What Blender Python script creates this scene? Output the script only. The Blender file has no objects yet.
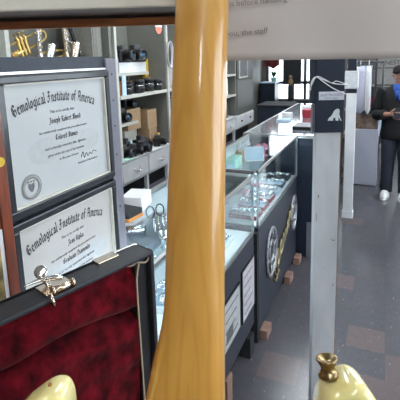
import bpy, bmesh, math, random
from mathutils import Vector, Matrix
random.seed(7)
C = bpy.context.scene.collection
PI = math.pi

# ------------------------------------------------------------------ helpers
def new_mat(name):
    m = bpy.data.materials.new(name); m.use_nodes = True
    nt = m.node_tree; nt.nodes.clear()
    out = nt.nodes.new('ShaderNodeOutputMaterial')
    return m, nt, out

def mat(name, col, rough=.5, metal=0., var=.12, scale=40., bump=0., spec=.5, coat=0., stretch=(1,1,1), sheen=0.):
    m, nt, out = new_mat(name)
    b = nt.nodes.new('ShaderNodeBsdfPrincipled')
    nt.links.new(b.outputs[0], out.inputs[0])
    tc = nt.nodes.new('ShaderNodeTexCoord'); mp = nt.nodes.new('ShaderNodeMapping')
    mp.inputs['Scale'].default_value = stretch
    nz = nt.nodes.new('ShaderNodeTexNoise'); nz.inputs['Scale'].default_value = scale
    nz.inputs['Detail'].default_value = 4
    nt.links.new(tc.outputs['Object'], mp.inputs[0]); nt.links.new(mp.outputs[0], nz.inputs[0])
    rp = nt.nodes.new('ShaderNodeValToRGB')
    c = Vector(col)
    rp.color_ramp.elements[0].position = .3; rp.color_ramp.elements[1].position = .7
    rp.color_ramp.elements[0].color = (*[max(0, x*(1-var)) for x in c], 1)
    rp.color_ramp.elements[1].color = (*[min(1, x*(1+var)) for x in c], 1)
    nt.links.new(nz.outputs[0], rp.inputs[0]); nt.links.new(rp.outputs[0], b.inputs['Base Color'])
    b.inputs['Roughness'].default_value = rough; b.inputs['Metallic'].default_value = metal
    b.inputs['Specular IOR Level'].default_value = spec
    b.inputs['Coat Weight'].default_value = coat; b.inputs['Coat Roughness'].default_value = .08
    b.inputs['Sheen Weight'].default_value = sheen
    if bump:
        bp = nt.nodes.new('ShaderNodeBump'); bp.inputs['Strength'].default_value = bump
        bp.inputs['Distance'].default_value = .004
        nt.links.new(nz.outputs[0], bp.inputs['Height']); nt.links.new(bp.outputs[0], b.inputs['Normal'])
    return m

def emis(name, col, st):
    m, nt, out = new_mat(name)
    e = nt.nodes.new('ShaderNodeEmission'); e.inputs[0].default_value = (*col, 1); e.inputs[1].default_value = st
    nt.links.new(e.outputs[0], out.inputs[0]); return m

def glass_mat(name, tint=(.93, .97, 1.), refl=1.0, haze=0.0):
    m, nt, out = new_mat(name)
    t = nt.nodes.new('ShaderNodeBsdfTransparent'); t.inputs[0].default_value = (*tint, 1)
    g = nt.nodes.new('ShaderNodeBsdfGlossy'); g.inputs['Roughness'].default_value = .015
    fr = nt.nodes.new('ShaderNodeFresnel')
    ge = nt.nodes.new('ShaderNodeNewGeometry'); io = nt.nodes.new('ShaderNodeMath'); io.operation = 'MULTIPLY_ADD'
    io.inputs[1].default_value = 1/1.5-1.5; io.inputs[2].default_value = 1.5    # same reflectance on both faces of the thin pane
    nt.links.new(ge.outputs['Backfacing'], io.inputs[0]); nt.links.new(io.outputs[0], fr.inputs[0])
    mu = nt.nodes.new('ShaderNodeMath'); mu.operation = 'MULTIPLY'; mu.inputs[1].default_value = refl
    mx = nt.nodes.new('ShaderNodeMixShader')
    nt.links.new(fr.outputs[0], mu.inputs[0]); nt.links.new(mu.outputs[0], mx.inputs[0])
    nt.links.new(t.outputs[0], mx.inputs[1]); nt.links.new(g.outputs[0], mx.inputs[2])
    nt.links.new(mx.outputs[0], out.inputs[0]); return m

class MB:
    """collects shapes, then links them as one mesh object"""
    def __init__(s): s.bm = bmesh.new()
    def face(s, pts):
        vs = [s.bm.verts.new(p) for p in pts]
        try: s.bm.faces.new(vs)
        except ValueError: pass
        return s
    def hexa(s, p):   # 8 points: bottom loop 4, top loop 4
        v = [s.bm.verts.new(q) for q in p]
        for f in ((0,3,2,1),(4,5,6,7),(0,1,5,4),(1,2,6,5),(2,3,7,6),(3,0,4,7)):
            s.bm.faces.new([v[i] for i in f])
        return s
    def box(s, a, b, bev=0.):
        a = Vector(a); b = Vector(b)
        lo = Vector(map(min, a, b)); hi = Vector(map(max, a, b))
        t = bmesh.new()
        v = [t.verts.new(q) for q in ((lo.x,lo.y,lo.z),(hi.x,lo.y,lo.z),(hi.x,hi.y,lo.z),(lo.x,hi.y,lo.z),
                                     (lo.x,lo.y,hi.z),(hi.x,lo.y,hi.z),(hi.x,hi.y,hi.z),(lo.x,hi.y,hi.z))]
        for f in ((0,3,2,1),(4,5,6,7),(0,1,5,4),(1,2,6,5),(2,3,7,6),(3,0,4,7)):
            t.faces.new([v[i] for i in f])
        if bev > 0:
            bmesh.ops.bevel(t, geom=t.edges[:], offset=bev, segments=2, affect='EDGES', profile=.6)
        s._merge(t); return s
    def _merge(s, t, M=None):
        if M is not None: bmesh.ops.transform(t, matrix=M, verts=t.verts[:])
        mp = {v: s.bm.verts.new(v.co) for v in t.verts}
        for f in t.faces:
            try:
                nf = s.bm.faces.new([mp[v] for v in f.verts]); nf.smooth = f.smooth
            except ValueError: pass
        t.free()
    def obox(s, M, size, bev=0.):
        """box of a size centred on a matrix"""
        o = MB(); h = Vector(size)/2; o.box(-h, h, bev); s._merge(o.bm, M); return s
    def sphere(s, c, r, seg=14, M=None):
        t = bmesh.new(); bmesh.ops.create_uvsphere(t, u_segments=seg, v_segments=max(6, seg//2+2), radius=1)
        if isinstance(r, (int, float)): r = (r, r, r)
        mm = Matrix.Translation(c) @ (M if M else Matrix()) @ Matrix.Diagonal((*r, 1))
        for f in t.faces: f.smooth = True
        s._merge(t, mm); return s
    def tube(s, pts, r, seg=8, closed=False):
        pts = [Vector(p) for p in pts]; n = len(pts)
        rs = r if isinstance(r, (list, tuple)) else [r]*n
        rings = []; ref = None
        for i in range(n):
            if closed: d = pts[(i+1) % n]-pts[i-1]
            else: d = pts[min(i+1, n-1)]-pts[max(i-1, 0)]
            if d.length < 1e-9: d = Vector((0,0,1))
            d.normalize()
            if ref is None:
                ref = d.orthogonal().normalized()
            ref = (ref - d*ref.dot(d))
            if ref.length < 1e-6: ref = d.orthogonal()
            ref.normalize(); q = d.cross(ref)
            rings.append([s.bm.verts.new(pts[i]+(ref*math.cos(a)+q*math.sin(a))*rs[i])
                          for a in [2*PI*k/seg for k in range(seg)]])
        for i in range(n if closed else n-1):
            a, b = rings[i], rings[(i+1) % n]
            for k in range(seg):
                f = s.bm.faces.new((a[k], a[(k+1) % seg], b[(k+1) % seg], b[k])); f.smooth = True
        if not closed:
            s.bm.faces.new(rings[0][::-1]); s.bm.faces.new(rings[-1])
        return s
    def lathe(s, prof, M=None, seg=20, cap=True):
        """profile of (radius, height) turned about the matrix' Z"""
        M = M or Matrix()
        rings = []
        for r, z in prof:
            rings.append([s.bm.verts.new(M @ Vector((r*math.cos(2*PI*k/seg), r*math.sin(2*PI*k/seg), z))) for k in range(seg)])
        for a, b in zip(rings, rings[1:]):
            for k in range(seg):
                f = s.bm.faces.new((a[k], a[(k+1) % seg], b[(k+1) % seg], b[k])); f.smooth = True
        if cap:
            s.bm.faces.new(rings[0][::-1]); s.bm.faces.new(rings[-1])
        return s
    def loft(s, rings, cap=True):
        vr = [[s.bm.verts.new(p) for p in r] for r in rings]; n = len(vr[0])
        for a, b in zip(vr, vr[1:]):
            for k in range(n):
                f = s.bm.faces.new((a[k], a[(k+1) % n], b[(k+1) % n], b[k])); f.smooth = True
        if cap:
            s.bm.faces.new(vr[0][::-1]); s.bm.faces.new(vr[-1])
        return s
    def prism(s, outline, M, depth, bev=0., bseg=3):
        """2-D outline (counter-clockwise) extruded along the matrix' Z with rounded edges"""
        n = len(outline)
        def inset(d):
            if d == 0: return outline
            o = []
            for i in range(n):
                a = Vector(outline[i-1]); b = Vector(outline[(i+1) % n]); t = (b-a)
                t = t.normalized() if t.length > 0 else Vector((1, 0))
                o.append((outline[i][0]-t.y*d, outline[i][1]+t.x*d))
            return o
        lv = []
        if bev > 0:
            for k in range(bseg+1):
                a = PI/2*k/bseg; lv.append((bev*(1-math.sin(a)), bev*(1-math.cos(a))))
            lv += [(i, depth-z) for i, z in reversed(lv)]
        else: lv = [(0, 0), (0, depth)]
        vr = [[s.bm.verts.new(M @ Vector((x, y, z))) for x, y in inset(i)] for i, z in lv]
        for a, b in zip(vr, vr[1:]):
            for k in range(n):
                f = s.bm.faces.new((a[k], a[(k+1) % n], b[(k+1) % n], b[k])); f.smooth = bev > 0
        s.bm.faces.new(vr[0][::-1]); s.bm.faces.new(vr[-1])
        return s
    def build(s, name, m, parent=None, loc=None, local=False, smooth=False):
        """ONE mesh object; vertices are world coordinates unless local"""
        bmesh.ops.recalc_face_normals(s.bm, faces=s.bm.faces[:])
        if smooth:
            for f in s.bm.faces: f.smooth = True
        me = bpy.data.meshes.new(name)
        if not local:
            if parent is not None: off = base_of(parent)
            elif loc is not None: off = Vector(loc)
            else:
                cs = [v.co for v in s.bm.verts]
                off = Vector(((min(c.x for c in cs)+max(c.x for c in cs))/2, (min(c.y for c in cs)+max(c.y for c in cs))/2, min(c.z for c in cs)))
            for v in s.bm.verts: v.co -= off
        s.bm.to_mesh(me); s.bm.free()
        me.materials.append(m)
        o = bpy.data.objects.new(name, me); C.objects.link(o)
        if parent is not None: o.parent = parent
        elif not local: o.location = off
        return o

def base_of(o):
    v = Vector((0, 0, 0))
    while o is not None: v = v + o.location; o = o.parent
    return v

def tag(o, label, cat, group=None):
    o['label'] = label; o['category'] = cat
    if group: o['group'] = group
    return o
def thing(name, label, cat, loc=(0,0,0), group=None, M=None):
    o = bpy.data.objects.new(name, None); C.objects.link(o); o.empty_display_size = .05
    if M is not None: o.matrix_world = M
    else: o.location = loc
    return tag(o, label, cat, group)
def struct(o): o['kind'] = 'structure'; return o
def dup(root, loc, label, rotz=None, group=None, scale=None):
    r = root.copy(); C.objects.link(r); r.location = loc; r['label'] = label
    if rotz is not None: r.rotation_euler = (0, 0, rotz)
    if scale is not None: r.scale = (scale,)*3
    if group: r['group'] = group
    for ch in [c for c in root.children]:
        c = ch.copy(); C.objects.link(c); c.parent = r
        for g in [g for g in ch.children]:
            d = g.copy(); C.objects.link(d); d.parent = c
    return r
def frame(o, x, y, z):
    M = Matrix((x, y, z)).transposed().to_4x4(); M.translation = Vector(o); return M
def spline(pts, n=8, closed=True):
    out = []; N = len(pts)
    for i in range(N if closed else N-1):
        p0, p1, p2, p3 = [Vector(pts[(i+k) % N] if closed else pts[min(max(i+k, 0), N-1)]) for k in (-1, 0, 1, 2)]
        for j in range(n):
            t = j/n
            out.append(tuple(.5*((2*p1)+(-p0+p2)*t+(2*p0-5*p1+4*p2-p3)*t*t+(-p0+3*p1-3*p2+p3)*t**3)))
    if not closed: out.append(tuple(pts[-1]))
    return out
def circ(r, n=24, cx=0, cy=0): return [(cx+r*math.cos(2*PI*k/n), cy+r*math.sin(2*PI*k/n)) for k in range(n)]
def ring_flat(mb, M, r0, r1, d, n=32, sy=1.):
    a = [[M @ Vector((r*math.cos(2*PI*k/n), sy*r*math.sin(2*PI*k/n), z)) for k in range(n)] for r, z in ((r0,0),(r1,0),(r1,d),(r0,d),(r0,0))]
    mb.loft(a, cap=False); return mb

def sans_text(mb, txt, M, size, align='CENTER', shear=0., depth=.0002):
    cu = bpy.data.curves.new('lettering', 'FONT'); cu.body = txt; cu.size = size; cu.align_x = align
    cu.shear = shear; cu.extrude = depth; cu.resolution_u = 2
    o = bpy.data.objects.new('lettering', cu); C.objects.link(o)
    dg = bpy.context.evaluated_depsgraph_get(); dg.update()
    me = bpy.data.meshes.new_from_object(o.evaluated_get(dg))
    t = bmesh.new(); t.from_mesh(me); mb._merge(t, M)
    bpy.data.objects.remove(o); bpy.data.curves.remove(cu); bpy.data.meshes.remove(me)
    return mb

# broad-nib black letter strokes (unit x-height)
BL = {
 'i':(.5,[[(.1,.85),(.25,.95),(.25,.15),(.42,.05)],[(.18,1.28),(.32,1.36)]]),
 'n':(.95,[[(.1,.85),(.25,.95),(.25,.0)],[(.25,.8),(.55,1.),(.7,.85),(.7,.15),(.85,.05)]]),
 'm':(1.4,[[(.1,.85),(.25,.95),(.25,.0)],[(.25,.8),(.55,1.),(.68,.85),(.68,.05)],[(.68,.8),(.98,1.),(1.12,.85),(1.12,.15),(1.28,.05)]]),
 'u':(.95,[[(.1,.85),(.25,.95),(.25,.2),(.45,.0),(.7,.2)],[(.7,1.),(.7,.15),(.85,.05)]]),
 'o':(.9,[[(.45,1),(.2,.8),(.2,.2),(.45,0),(.7,.2),(.7,.8),(.45,1)]]),
 'e':(.8,[[(.65,.15),(.45,0),(.2,.2),(.2,.8),(.45,1),(.68,.8),(.22,.45)]]),
 'c':(.75,[[(.65,.15),(.45,0),(.2,.2),(.2,.8),(.45,1),(.65,.88)]]),
 'l':(.5,[[(.12,1.6),(.25,1.5),(.25,.15),(.42,.03)]]),
 'g':(.9,[[(.45,1),(.2,.8),(.2,.25),(.45,.05),(.7,.25)],[(.45,1),(.7,.85),(.7,-.3),(.45,-.5),(.2,-.35)]]),
 'a':(.9,[[(.2,.85),(.45,1),(.7,.8),(.7,.15),(.85,.03)],[(.7,.55),(.35,.5),(.2,.25),(.4,.02),(.7,.2)]]),
 't':(.65,[[(.3,1.35),(.3,.2),(.5,.02),(.65,.15)],[(.1,.95),(.6,.95)]]),
 's':(.8,[[(.65,.88),(.42,1),(.2,.8),(.65,.3),(.45,.02),(.15,.15)]]),
 'f':(.65,[[(.65,1.5),(.45,1.6),(.3,1.4),(.3,-.1)],[(.1,.95),(.6,.95)]]),
 'r':(.7,[[(.1,.85),(.25,.95),(.25,0)],[(.25,.75),(.5,1),(.65,.88)]]),
 'd':(.9,[[(.45,1),(.2,.8),(.2,.2),(.45,0),(.7,.2),(.7,.9),(.3,1.55)]]),
 'h':(.95,[[(.12,1.6),(.25,1.5),(.25,0)],[(.25,.8),(.55,1),(.7,.8),(.7,.1),(.55,-.25)]]),
 'b':(.9,[[(.12,1.6),(.22,1.5),(.22,.2),(.45,0),(.7,.2),(.7,.8),(.45,1),(.22,.8)]]),
 'p':(.9,[[(.1,.9),(.22,1),(.22,-.5)],[(.22,.8),(.45,1),(.7,.8),(.7,.2),(.45,0),(.22,.15)]]),
 'y':(.95,[[(.1,.85),(.25,.95),(.25,.2),(.45,0),(.7,.2)],[(.7,1),(.7,-.2),(.4,-.5)]]),
 'w':(1.3,[[(.1,.9),(.25,.95),(.25,.2),(.42,0),(.65,.2),(.65,1)],[(.65,.2),(.85,0),(1.1,.2),(1.1,.8),(.95,1)]]),
 'k':(.85,[[(.12,1.6),(.25,1.5),(.25,0)],[(.65,1),(.3,.5),(.7,0)]]),
 ' ':(.6,[]),
 'G':(1.4,[[(1.1,1.35),(.75,1.6),(.25,1.2),(.2,.5),(.6,0),(1.1,.3),(1.1,.8),(.7,.8)],[(.55,1.3),(.55,.35)]]),
 'I':(1.15,[[(.2,1.4),(.5,1.6),(.95,1.45)],[(.6,1.5),(.6,.3),(.3,0),(.05,.2)],[(.25,.9),(.85,.9)]]),
 'A':(1.35,[[(.1,1.3),(.4,1.6),(.95,1.5),(1.0,.1),(1.15,0)],[(.45,1.5),(.4,.5),(.1,.05)],[(.4,.75),(1.,.75)]]),
 'J':(1.05,[[(.15,1.4),(.45,1.6),(.9,1.45)],[(.6,1.5),(.6,.1),(.3,-.3),(.05,-.1)]]),
 'R':(1.3,[[(.1,1.4),(.35,1.55),(.35,0)],[(.35,1.4),(.75,1.6),(1.,1.25),(.8,.9),(.4,.85)],[(.7,.85),(1.,.1),(1.2,0)]]),
 'S':(1.15,[[(1.,1.35),(.6,1.6),(.2,1.25),(.9,.6),(.9,.2),(.5,0),(.1,.25)],[(.6,1.5),(.6,.1)]]),
 'C':(1.2,[[(1.,1.35),(.65,1.6),(.2,1.2),(.2,.4),(.6,0),(1.05,.3)],[(.6,1.4),(.6,.2)]]),
 'D':(1.3,[[(.1,1.5),(.6,1.6),(1.05,1.2),(1.05,.4),(.6,0),(.15,.1),(.4,.5),(.4,1.3)]]),
}
def black_letter(mb, txt, size, pos, wt=.27, cond=1.):
    """pos(s) -> (matrix at distance s along the line, centred); thin flat lettering"""
    tot = sum(BL.get(c, BL['o'])[0] for c in txt)*size*cond
    nb = Vector((math.cos(.75), math.sin(.75)))*wt*.5; hb = Vector((-math.sin(.75), math.cos(.75)))*.05
    s = -tot/2
    for c in txt:
        w, st = BL.get(c, BL['o'])
        M = pos(s+w*size*cond/2)
        for pl in st:
            for p, q in zip(pl, pl[1:]):
                p = Vector((p[0]-w/2, p[1])); q = Vector((q[0]-w/2, q[1])); d = (q-p).normalized()*.04
                p = p-d; q = q+d
                for b in (nb, hb):
                    quad = [p-b, p+b, q+b, q-b]
                    mb.face([M @ Vector((v.x*size*cond, v.y*size, 0)) for v in quad])
        s += w*size*cond
    return mb
def straight(M0): return lambda s: M0 @ Matrix.Translation((s, 0, 0))
def arc(M0, R):
    def f(s):
        a = s/R
        return M0 @ Matrix.Translation((R*math.sin(a), R*math.cos(a)-R, 0)) @ Matrix.Rotation(-a, 4, 'Z')
    return f

# ------------------------------------------------------------------ materials
M_ = {}
M_['black_lam'] = mat('black laminate', (.028,.034,.05), .38, var=.1)
M_['navy_lam'] = mat('navy laminate', (.012,.02,.038), .45, var=.1)
M_['alu'] = mat('brushed aluminium', (.62,.63,.62), .32, 1., var=.05)
M_['steel'] = mat('grey enamelled steel', (.2,.195,.235), .45, .1, var=.06)
M_['chrome'] = mat('chrome', (.8,.78,.74), .18, 1., var=.03)
M_['brasschrome'] = mat('aged nickel', (.72,.62,.5), .25, 1., var=.1)
M_['brass'] = mat('brass', (.55,.38,.14), .3, 1., var=.12)
M_['silver'] = mat('silver', (.85,.86,.9), .2, 1., var=.05)
M_['emb'] = mat('dull silver', (.42,.43,.46), .42, .8, var=.25)
M_['dullgold'] = mat('dull gold', (.4,.33,.2), .4, .8, var=.4, scale=20)
M_['white'] = mat('white paint', (.84,.86,.88), .5, var=.05, scale=12)
M_['white_paper'] = mat('white card', (.8,.82,.84), .7, var=.03)
M_['grey_metal'] = mat('grey back panel', (.17,.17,.15), .6, var=.08, scale=6)
M_['cream_edge'] = mat('cream shelf edge', (.55,.55,.49), .5, var=.08)
M_['black'] = mat('black plastic', (.012,.012,.014), .35, var=.2)
M_['soft_black'] = mat('matt black', (.018,.02,.024), .75, var=.15)
M_['darkgrey'] = mat('dark grey', (.06,.06,.065), .5, var=.15)
M_['glass'] = glass_mat('showcase glass', (.93,.98,.98), 1.0)
M_['glassy'] = glass_mat('clear pane', (.97,.98,.97), .9)
M_['pink'] = mat('pink card', (.75,.26,.38), .6, var=.1)
M_['red'] = mat('red leatherette', (.32,.02,.04), .5, var=.15)
M_['yellow'] = mat('yellow plastic', (.7,.48,.03), .45)
M_['cardboard'] = mat('cardboard', (.33,.21,.11), .8, var=.12)
M_['tan'] = mat('tan card', (.45,.3,.17), .7, var=.12)
M_['mint'] = mat('mint green card', (.5,.8,.7), .6, var=.05)
M_['blue'] = mat('blue plastic', (.03,.06,.35), .4)
M_['ltblue'] = mat('pale blue card', (.5,.66,.8), .6, var=.06)
M_['orange'] = mat('orange trim', (.7,.28,.06), .5)
M_['pinkwood'] = mat('raw pinkish wood', (.3,.18,.14), .7, var=.2, scale=20, stretch=(1,1,6))
M_['redwood'] = mat('red brown varnished wood', (.2,.042,.014), .35, var=.3, scale=14, stretch=(8,8,1), coat=.3)
M_['redwood_h'] = mat('brown varnished batten', (.52,.2,.08), .4, var=.3, scale=14, stretch=(1,1,10), coat=.2)
M_['cream_paint'] = mat('cream painted board', (.82,.78,.66), .55, var=.03)
M_['grey_under'] = mat('grey shelf underside', (.2,.19,.18), .4, .1, var=.05)
M_['grey_paper'] = mat('grey notice paper', (.53,.475,.44), .8, var=.035, scale=7)
M_['ink'] = mat('black ink', (.02,.02,.022), .6, var=.05)
M_['soft_ink'] = mat('faded black ink', (.055,.058,.062), .6, var=.1)
M_['grey_ink'] = mat('grey ink', (.16,.16,.17), .6, var=.05)
M_['pale_ink'] = mat('pale grey print', (.5,.54,.56), .7, var=.05)
M_['dip_paper'] = mat('diploma parchment', (.54,.56,.57), .55, var=.03, scale=9)
M_['mat_board'] = mat('ivory bevel', (.75,.72,.64), .6, var=.03)
M_['frame_black'] = mat('black diploma frame', (.02,.023,.03), .3, var=.1, coat=.3)
M_['board_blue'] = mat('dark slate board', (.035,.045,.065), .55, var=.1)
M_['burgundy'] = mat('burgundy fur lining', (.085,.002,.006), .95, var=.75, scale=38, bump=.9, sheen=.05, spec=.1)
M_['tolex'] = mat('black case covering', (.022,.026,.033), .5, var=.25, scale=400, bump=.25)
M_['cord'] = mat('beige cord', (.45,.36,.26), .8, var=.1)
M_['ivory'] = mat('aged cream lacquer', (.86,.75,.31), .22, var=.05, scale=9, coat=.7)
M_['post_white'] = mat('worn white painted wood', (.52,.53,.55), .55, var=.12, scale=16, stretch=(1,1,.3), bump=.15)
M_['worn_edge'] = mat('worn bare edge', (.25,.17,.13), .7, var=.3, scale=30)
M_['jacket'] = mat('black quilted nylon', (.006,.007,.009), .75, var=.2, bump=.2, scale=25)
M_['jeans'] = mat('dark navy denim', (.022,.026,.045), .85, var=.25, scale=60)
M_['skin'] = mat('skin', (.5,.26,.19), .5, var=.06)
M_['hair'] = mat('black cap cloth', (.018,.015,.016), .8, var=.2)
M_['blue_shirt'] = mat('royal blue shirt', (.03,.1,.42), .8, var=.1)
M_['shoe'] = mat('white leather', (.8,.8,.8), .5, var=.05)
M_['grey_cab'] = mat('grey enamel cabinet', (.12,.118,.11), .5, var=.06, scale=6)
M_['lilac'] = mat('lilac plastic', (.55,.55,.68), .4, var=.05)
M_['wall'] = mat('greige wall paint', (.24,.22,.2), .8, var=.06, scale=4)
M_['ceil'] = mat('off white ceiling', (.6,.6,.58), .9, var=.05, scale=3)
M_['brownbox'] = mat('mottled brown stones', (.2,.14,.11), .7, var=.6, scale=14)
M_['tube'] = emis('fluorescent light', (.93,.97,1.), 24)
M_['case_light'] = emis('showcase strip light', (.78,.88,1.), 30)
M_['screen'] = emis('phone screen', (.5,.55,.7), .08)

# maple neck: orange lacquer with faint flame and cathedral lines
m, nt, out = new_mat('lacquered maple'); N = nt.nodes; L = nt.links
b = N.new('ShaderNodeBsdfPrincipled'); L.new(b.outputs[0], out.inputs[0])
tc = N.new('ShaderNodeTexCoord'); mp = N.new('ShaderNodeMapping'); mp.inputs['Scale'].default_value = (9, 1.1, 9)
L.new(tc.outputs['Object'], mp.inputs[0])
wv = N.new('ShaderNodeTexWave'); wv.wave_type = 'RINGS'; wv.rings_direction = 'Z'; wv.inputs['Scale'].default_value = 3.4
wv.inputs['Distortion'].default_value = 3.2; wv.inputs['Detail'].default_value = 3; wv.inputs['Detail Scale'].default_value = 1.6
L.new(mp.outputs[0], wv.inputs[0])
mp2 = N.new('ShaderNodeMapping'); mp2.inputs['Scale'].default_value = (60, 7, 60); L.new(tc.outputs['Object'], mp2.inputs[0])
nz = N.new('ShaderNodeTexNoise'); nz.inputs['Scale'].default_value = 2.2; nz.inputs['Detail'].default_value = 6; L.new(mp2.outputs[0], nz.inputs[0])
r1 = N.new('ShaderNodeValToRGB'); r1.color_ramp.elements[0].position = .0; r1.color_ramp.elements[0].color = (.6,.29,.05,1)
r1.color_ramp.elements[1].position = .35; r1.color_ramp.elements[1].color = (.65,.33,.06,1); L.new(wv.outputs[0], r1.inputs[0])
r2 = N.new('ShaderNodeValToRGB'); r2.color_ramp.elements[0].position = .3; r2.color_ramp.elements[0].color = (.88,.85,.8,1)
r2.color_ramp.elements[1].position = .65; r2.color_ramp.elements[1].color = (1.08,1.06,1.02,1); L.new(nz.outputs[0], r2.inputs[0])
mx = N.new('ShaderNodeMix'); mx.data_type = 'RGBA'; mx.blend_type = 'MULTIPLY'; mx.inputs[0].default_value = .5
L.new(r1.outputs[0], mx.inputs[6]); L.new(r2.outputs[0], mx.inputs[7]); L.new(mx.outputs[2], b.inputs['Base Color'])
b.inputs['Roughness'].default_value = .38; b.inputs['Coat Weight'].default_value = .8; b.inputs['Coat Roughness'].default_value = .1
M_['maple'] = m

# floor: worn vinyl tiles laid in rows, a few of them reddish
m, nt, out = new_mat('vinyl tile floor'); N = nt.nodes; L = nt.links
b = N.new('ShaderNodeBsdfPrincipled'); L.new(b.outputs[0], out.inputs[0])
tc = N.new('ShaderNodeTexCoord')
cr = N.new('ShaderNodeAttribute'); cr.attribute_name = 'tile'
nz = N.new('ShaderNodeTexNoise'); nz.inputs['Scale'].default_value = 30; nz.inputs['Detail'].default_value = 8; L.new(tc.outputs['Object'], nz.inputs[0])
nr = N.new('ShaderNodeValToRGB'); nr.color_ramp.elements[0].position = .35; nr.color_ramp.elements[0].color = (.95,.95,.95,1)
nr.color_ramp.elements[1].position = .7; nr.color_ramp.elements[1].color = (1.05,1.05,1.06,1); L.new(nz.outputs[0], nr.inputs[0])
mx = N.new('ShaderNodeMix'); mx.data_type = 'RGBA'; mx.blend_type = 'MULTIPLY'; mx.inputs[0].default_value = 1
L.new(cr.outputs[0], mx.inputs[6]); L.new(nr.outputs[0], mx.inputs[7])
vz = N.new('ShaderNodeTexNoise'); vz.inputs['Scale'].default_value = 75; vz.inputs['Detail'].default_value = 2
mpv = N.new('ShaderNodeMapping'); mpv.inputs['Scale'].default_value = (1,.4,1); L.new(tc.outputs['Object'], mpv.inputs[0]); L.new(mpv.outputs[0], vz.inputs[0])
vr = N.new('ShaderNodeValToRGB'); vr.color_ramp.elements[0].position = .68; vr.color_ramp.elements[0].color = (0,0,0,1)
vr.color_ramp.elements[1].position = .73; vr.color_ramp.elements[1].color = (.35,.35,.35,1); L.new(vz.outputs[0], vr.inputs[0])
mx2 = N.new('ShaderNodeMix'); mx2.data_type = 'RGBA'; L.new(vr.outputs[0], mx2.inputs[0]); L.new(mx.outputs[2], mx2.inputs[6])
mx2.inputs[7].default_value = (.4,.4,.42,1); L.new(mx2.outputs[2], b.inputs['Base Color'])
rr = N.new('ShaderNodeMapRange'); rr.inputs[1].default_value = .3; rr.inputs[2].default_value = .7; rr.inputs[3].default_value = .2; rr.inputs[4].default_value = .26
L.new(nz.outputs[0], rr.inputs[0]); L.new(rr.outputs[0], b.inputs['Roughness'])
bp = N.new('ShaderNodeBump'); bp.inputs['Strength'].default_value = .025; bp.inputs['Distance'].default_value = .004
n3 = N.new('ShaderNodeTexNoise'); n3.inputs['Scale'].default_value = 11; L.new(tc.outputs['Object'], n3.inputs[0])
L.new(n3.outputs[0], bp.inputs['Height']); L.new(bp.outputs[0], b.inputs['Normal'])
M_['floor'] = m

# ------------------------------------------------------------------ setting
RX0, RX1, RY0, RY1, RZ = -2.34, 3.2, -4.6, 8.6, 2.95
fl = MB(); TS = .203; tint = []; rt = random.Random(11)
i0, i1, j0, j1 = math.floor((RX0+.138)/TS), math.ceil((RX1+.138)/TS), math.floor((RY0-2.25)/TS), math.ceil((RY1-2.25)/TS)
g1 = .0003
for i in range(i0, i1):
    for j in range(j0, j1):
        x = -.138+i*TS; y = 2.25+j*TS
        fl.face([(max(x+g1,RX0),max(y+g1,RY0),0),(min(x+TS-g1,RX1),max(y+g1,RY0),0),(min(x+TS-g1,RX1),min(y+TS-g1,RY1),0),(max(x+g1,RX0),min(y+TS-g1,RY1),0)])
        c_ = (.135,.108,.11) if (rt.random() < .06 or (i, j) in ((0,0),(1,-1),(1,-2))) and (i, j) not in ((-1,0),(0,1),(1,1),(0,-1),(-1,-1),(1,0),(2,0)) else rt.choice([(.094,.09,.104),(.098,.093,.106),(.091,.088,.102),(.1,.094,.106)])
        tint.append(c_)
fl.box((RX0,RY0,-.1),(RX1,RY1,-.0005)); tint += [(.05,.05,.055)]*6
cols_ = tint
fo = fl.build('floor', M_['floor'], loc=(0,0,0)); struct(fo)
ca_ = fo.data.color_attributes.new('tile', 'FLOAT_COLOR', 'CORNER')
for p_ in fo.data.polygons:
    for l_ in p_.loop_indices: ca_.data[l_].color = (*cols_[p_.index], 1)
struct(MB().box((RX0,RY0,RZ),(RX1,RY1,RZ+.1)).build('ceiling', M_['ceil']))
struct(MB().box((RX0-.1,RY0,0),(RX0,RY1,RZ)).build('wall_left', M_['grey_metal']))
struct(MB().box((RX0,RY0-.1,0),(RX1,RY0,RZ)).build('wall_near', M_['wall']))
def wall_with_holes(name, axis, pos, th, lo, hi, holes, m):
    """holes: (a0, a1, z0, z1) sorted along the wall, not overlapping"""
    mb = MB()
    def b(a0, a1, z0, z1):
        if a1-a0 < 1e-4 or z1-z0 < 1e-4: return
        if axis == 'y': mb.box((a0,pos,z0),(a1,pos+th,z1))
        else: mb.box((pos,a0,z0),(pos+th,a1,z1))
    cur = lo
    for a0, a1, z0, z1 in holes:
        b(cur, a0, 0, RZ); b(a0, a1, 0, z0); b(a0, a1, z1, RZ); cur = a1
    b(cur, hi, 0, RZ)
    return struct(mb.build(name, m))
far_holes = [(-2.25,-1.12,.72,2.5), (-.95,-.1,1.75,2.6), (.37,2.4,.5,2.6)]
right_holes = [(-.6,2.2,.75,2.5), (2.9,5.9,.75,2.5)]
wall_with_holes('wall_far', 'y', RY1, .12, RX0, RX1, far_holes, M_['wall'])
wall_with_holes('wall_right', 'x', RX1, .12, RY0, RY1, right_holes, M_['wall'])
k = 0
for a0, a1, z0, z1 in far_holes:
    k += 1; mb = MB(); y = RY1
    for q in ((a0,a0+.045,z0,z1),(a1-.045,a1,z0,z1),(a0,a1,z0,z0+.05),(a0,a1,z1-.05,z1)): mb.box((q[0],y-.03,q[2]),(q[1],y+.1,q[3]))
    if k == 1:
        mb.box((a0,y-.03,1.07),(a1,y+.1,1.13)); mb.box((-1.49,y-.03,z0),(-1.44,y+.1,z1))
    o = struct(mb.build('window_%d' % k, M_['darkgrey']))
    MB().box((a0+.04,y+.03,z0+.04),(a1-.04,y+.036,z1-.04)).build('pane', M_['glassy'], o)
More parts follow.
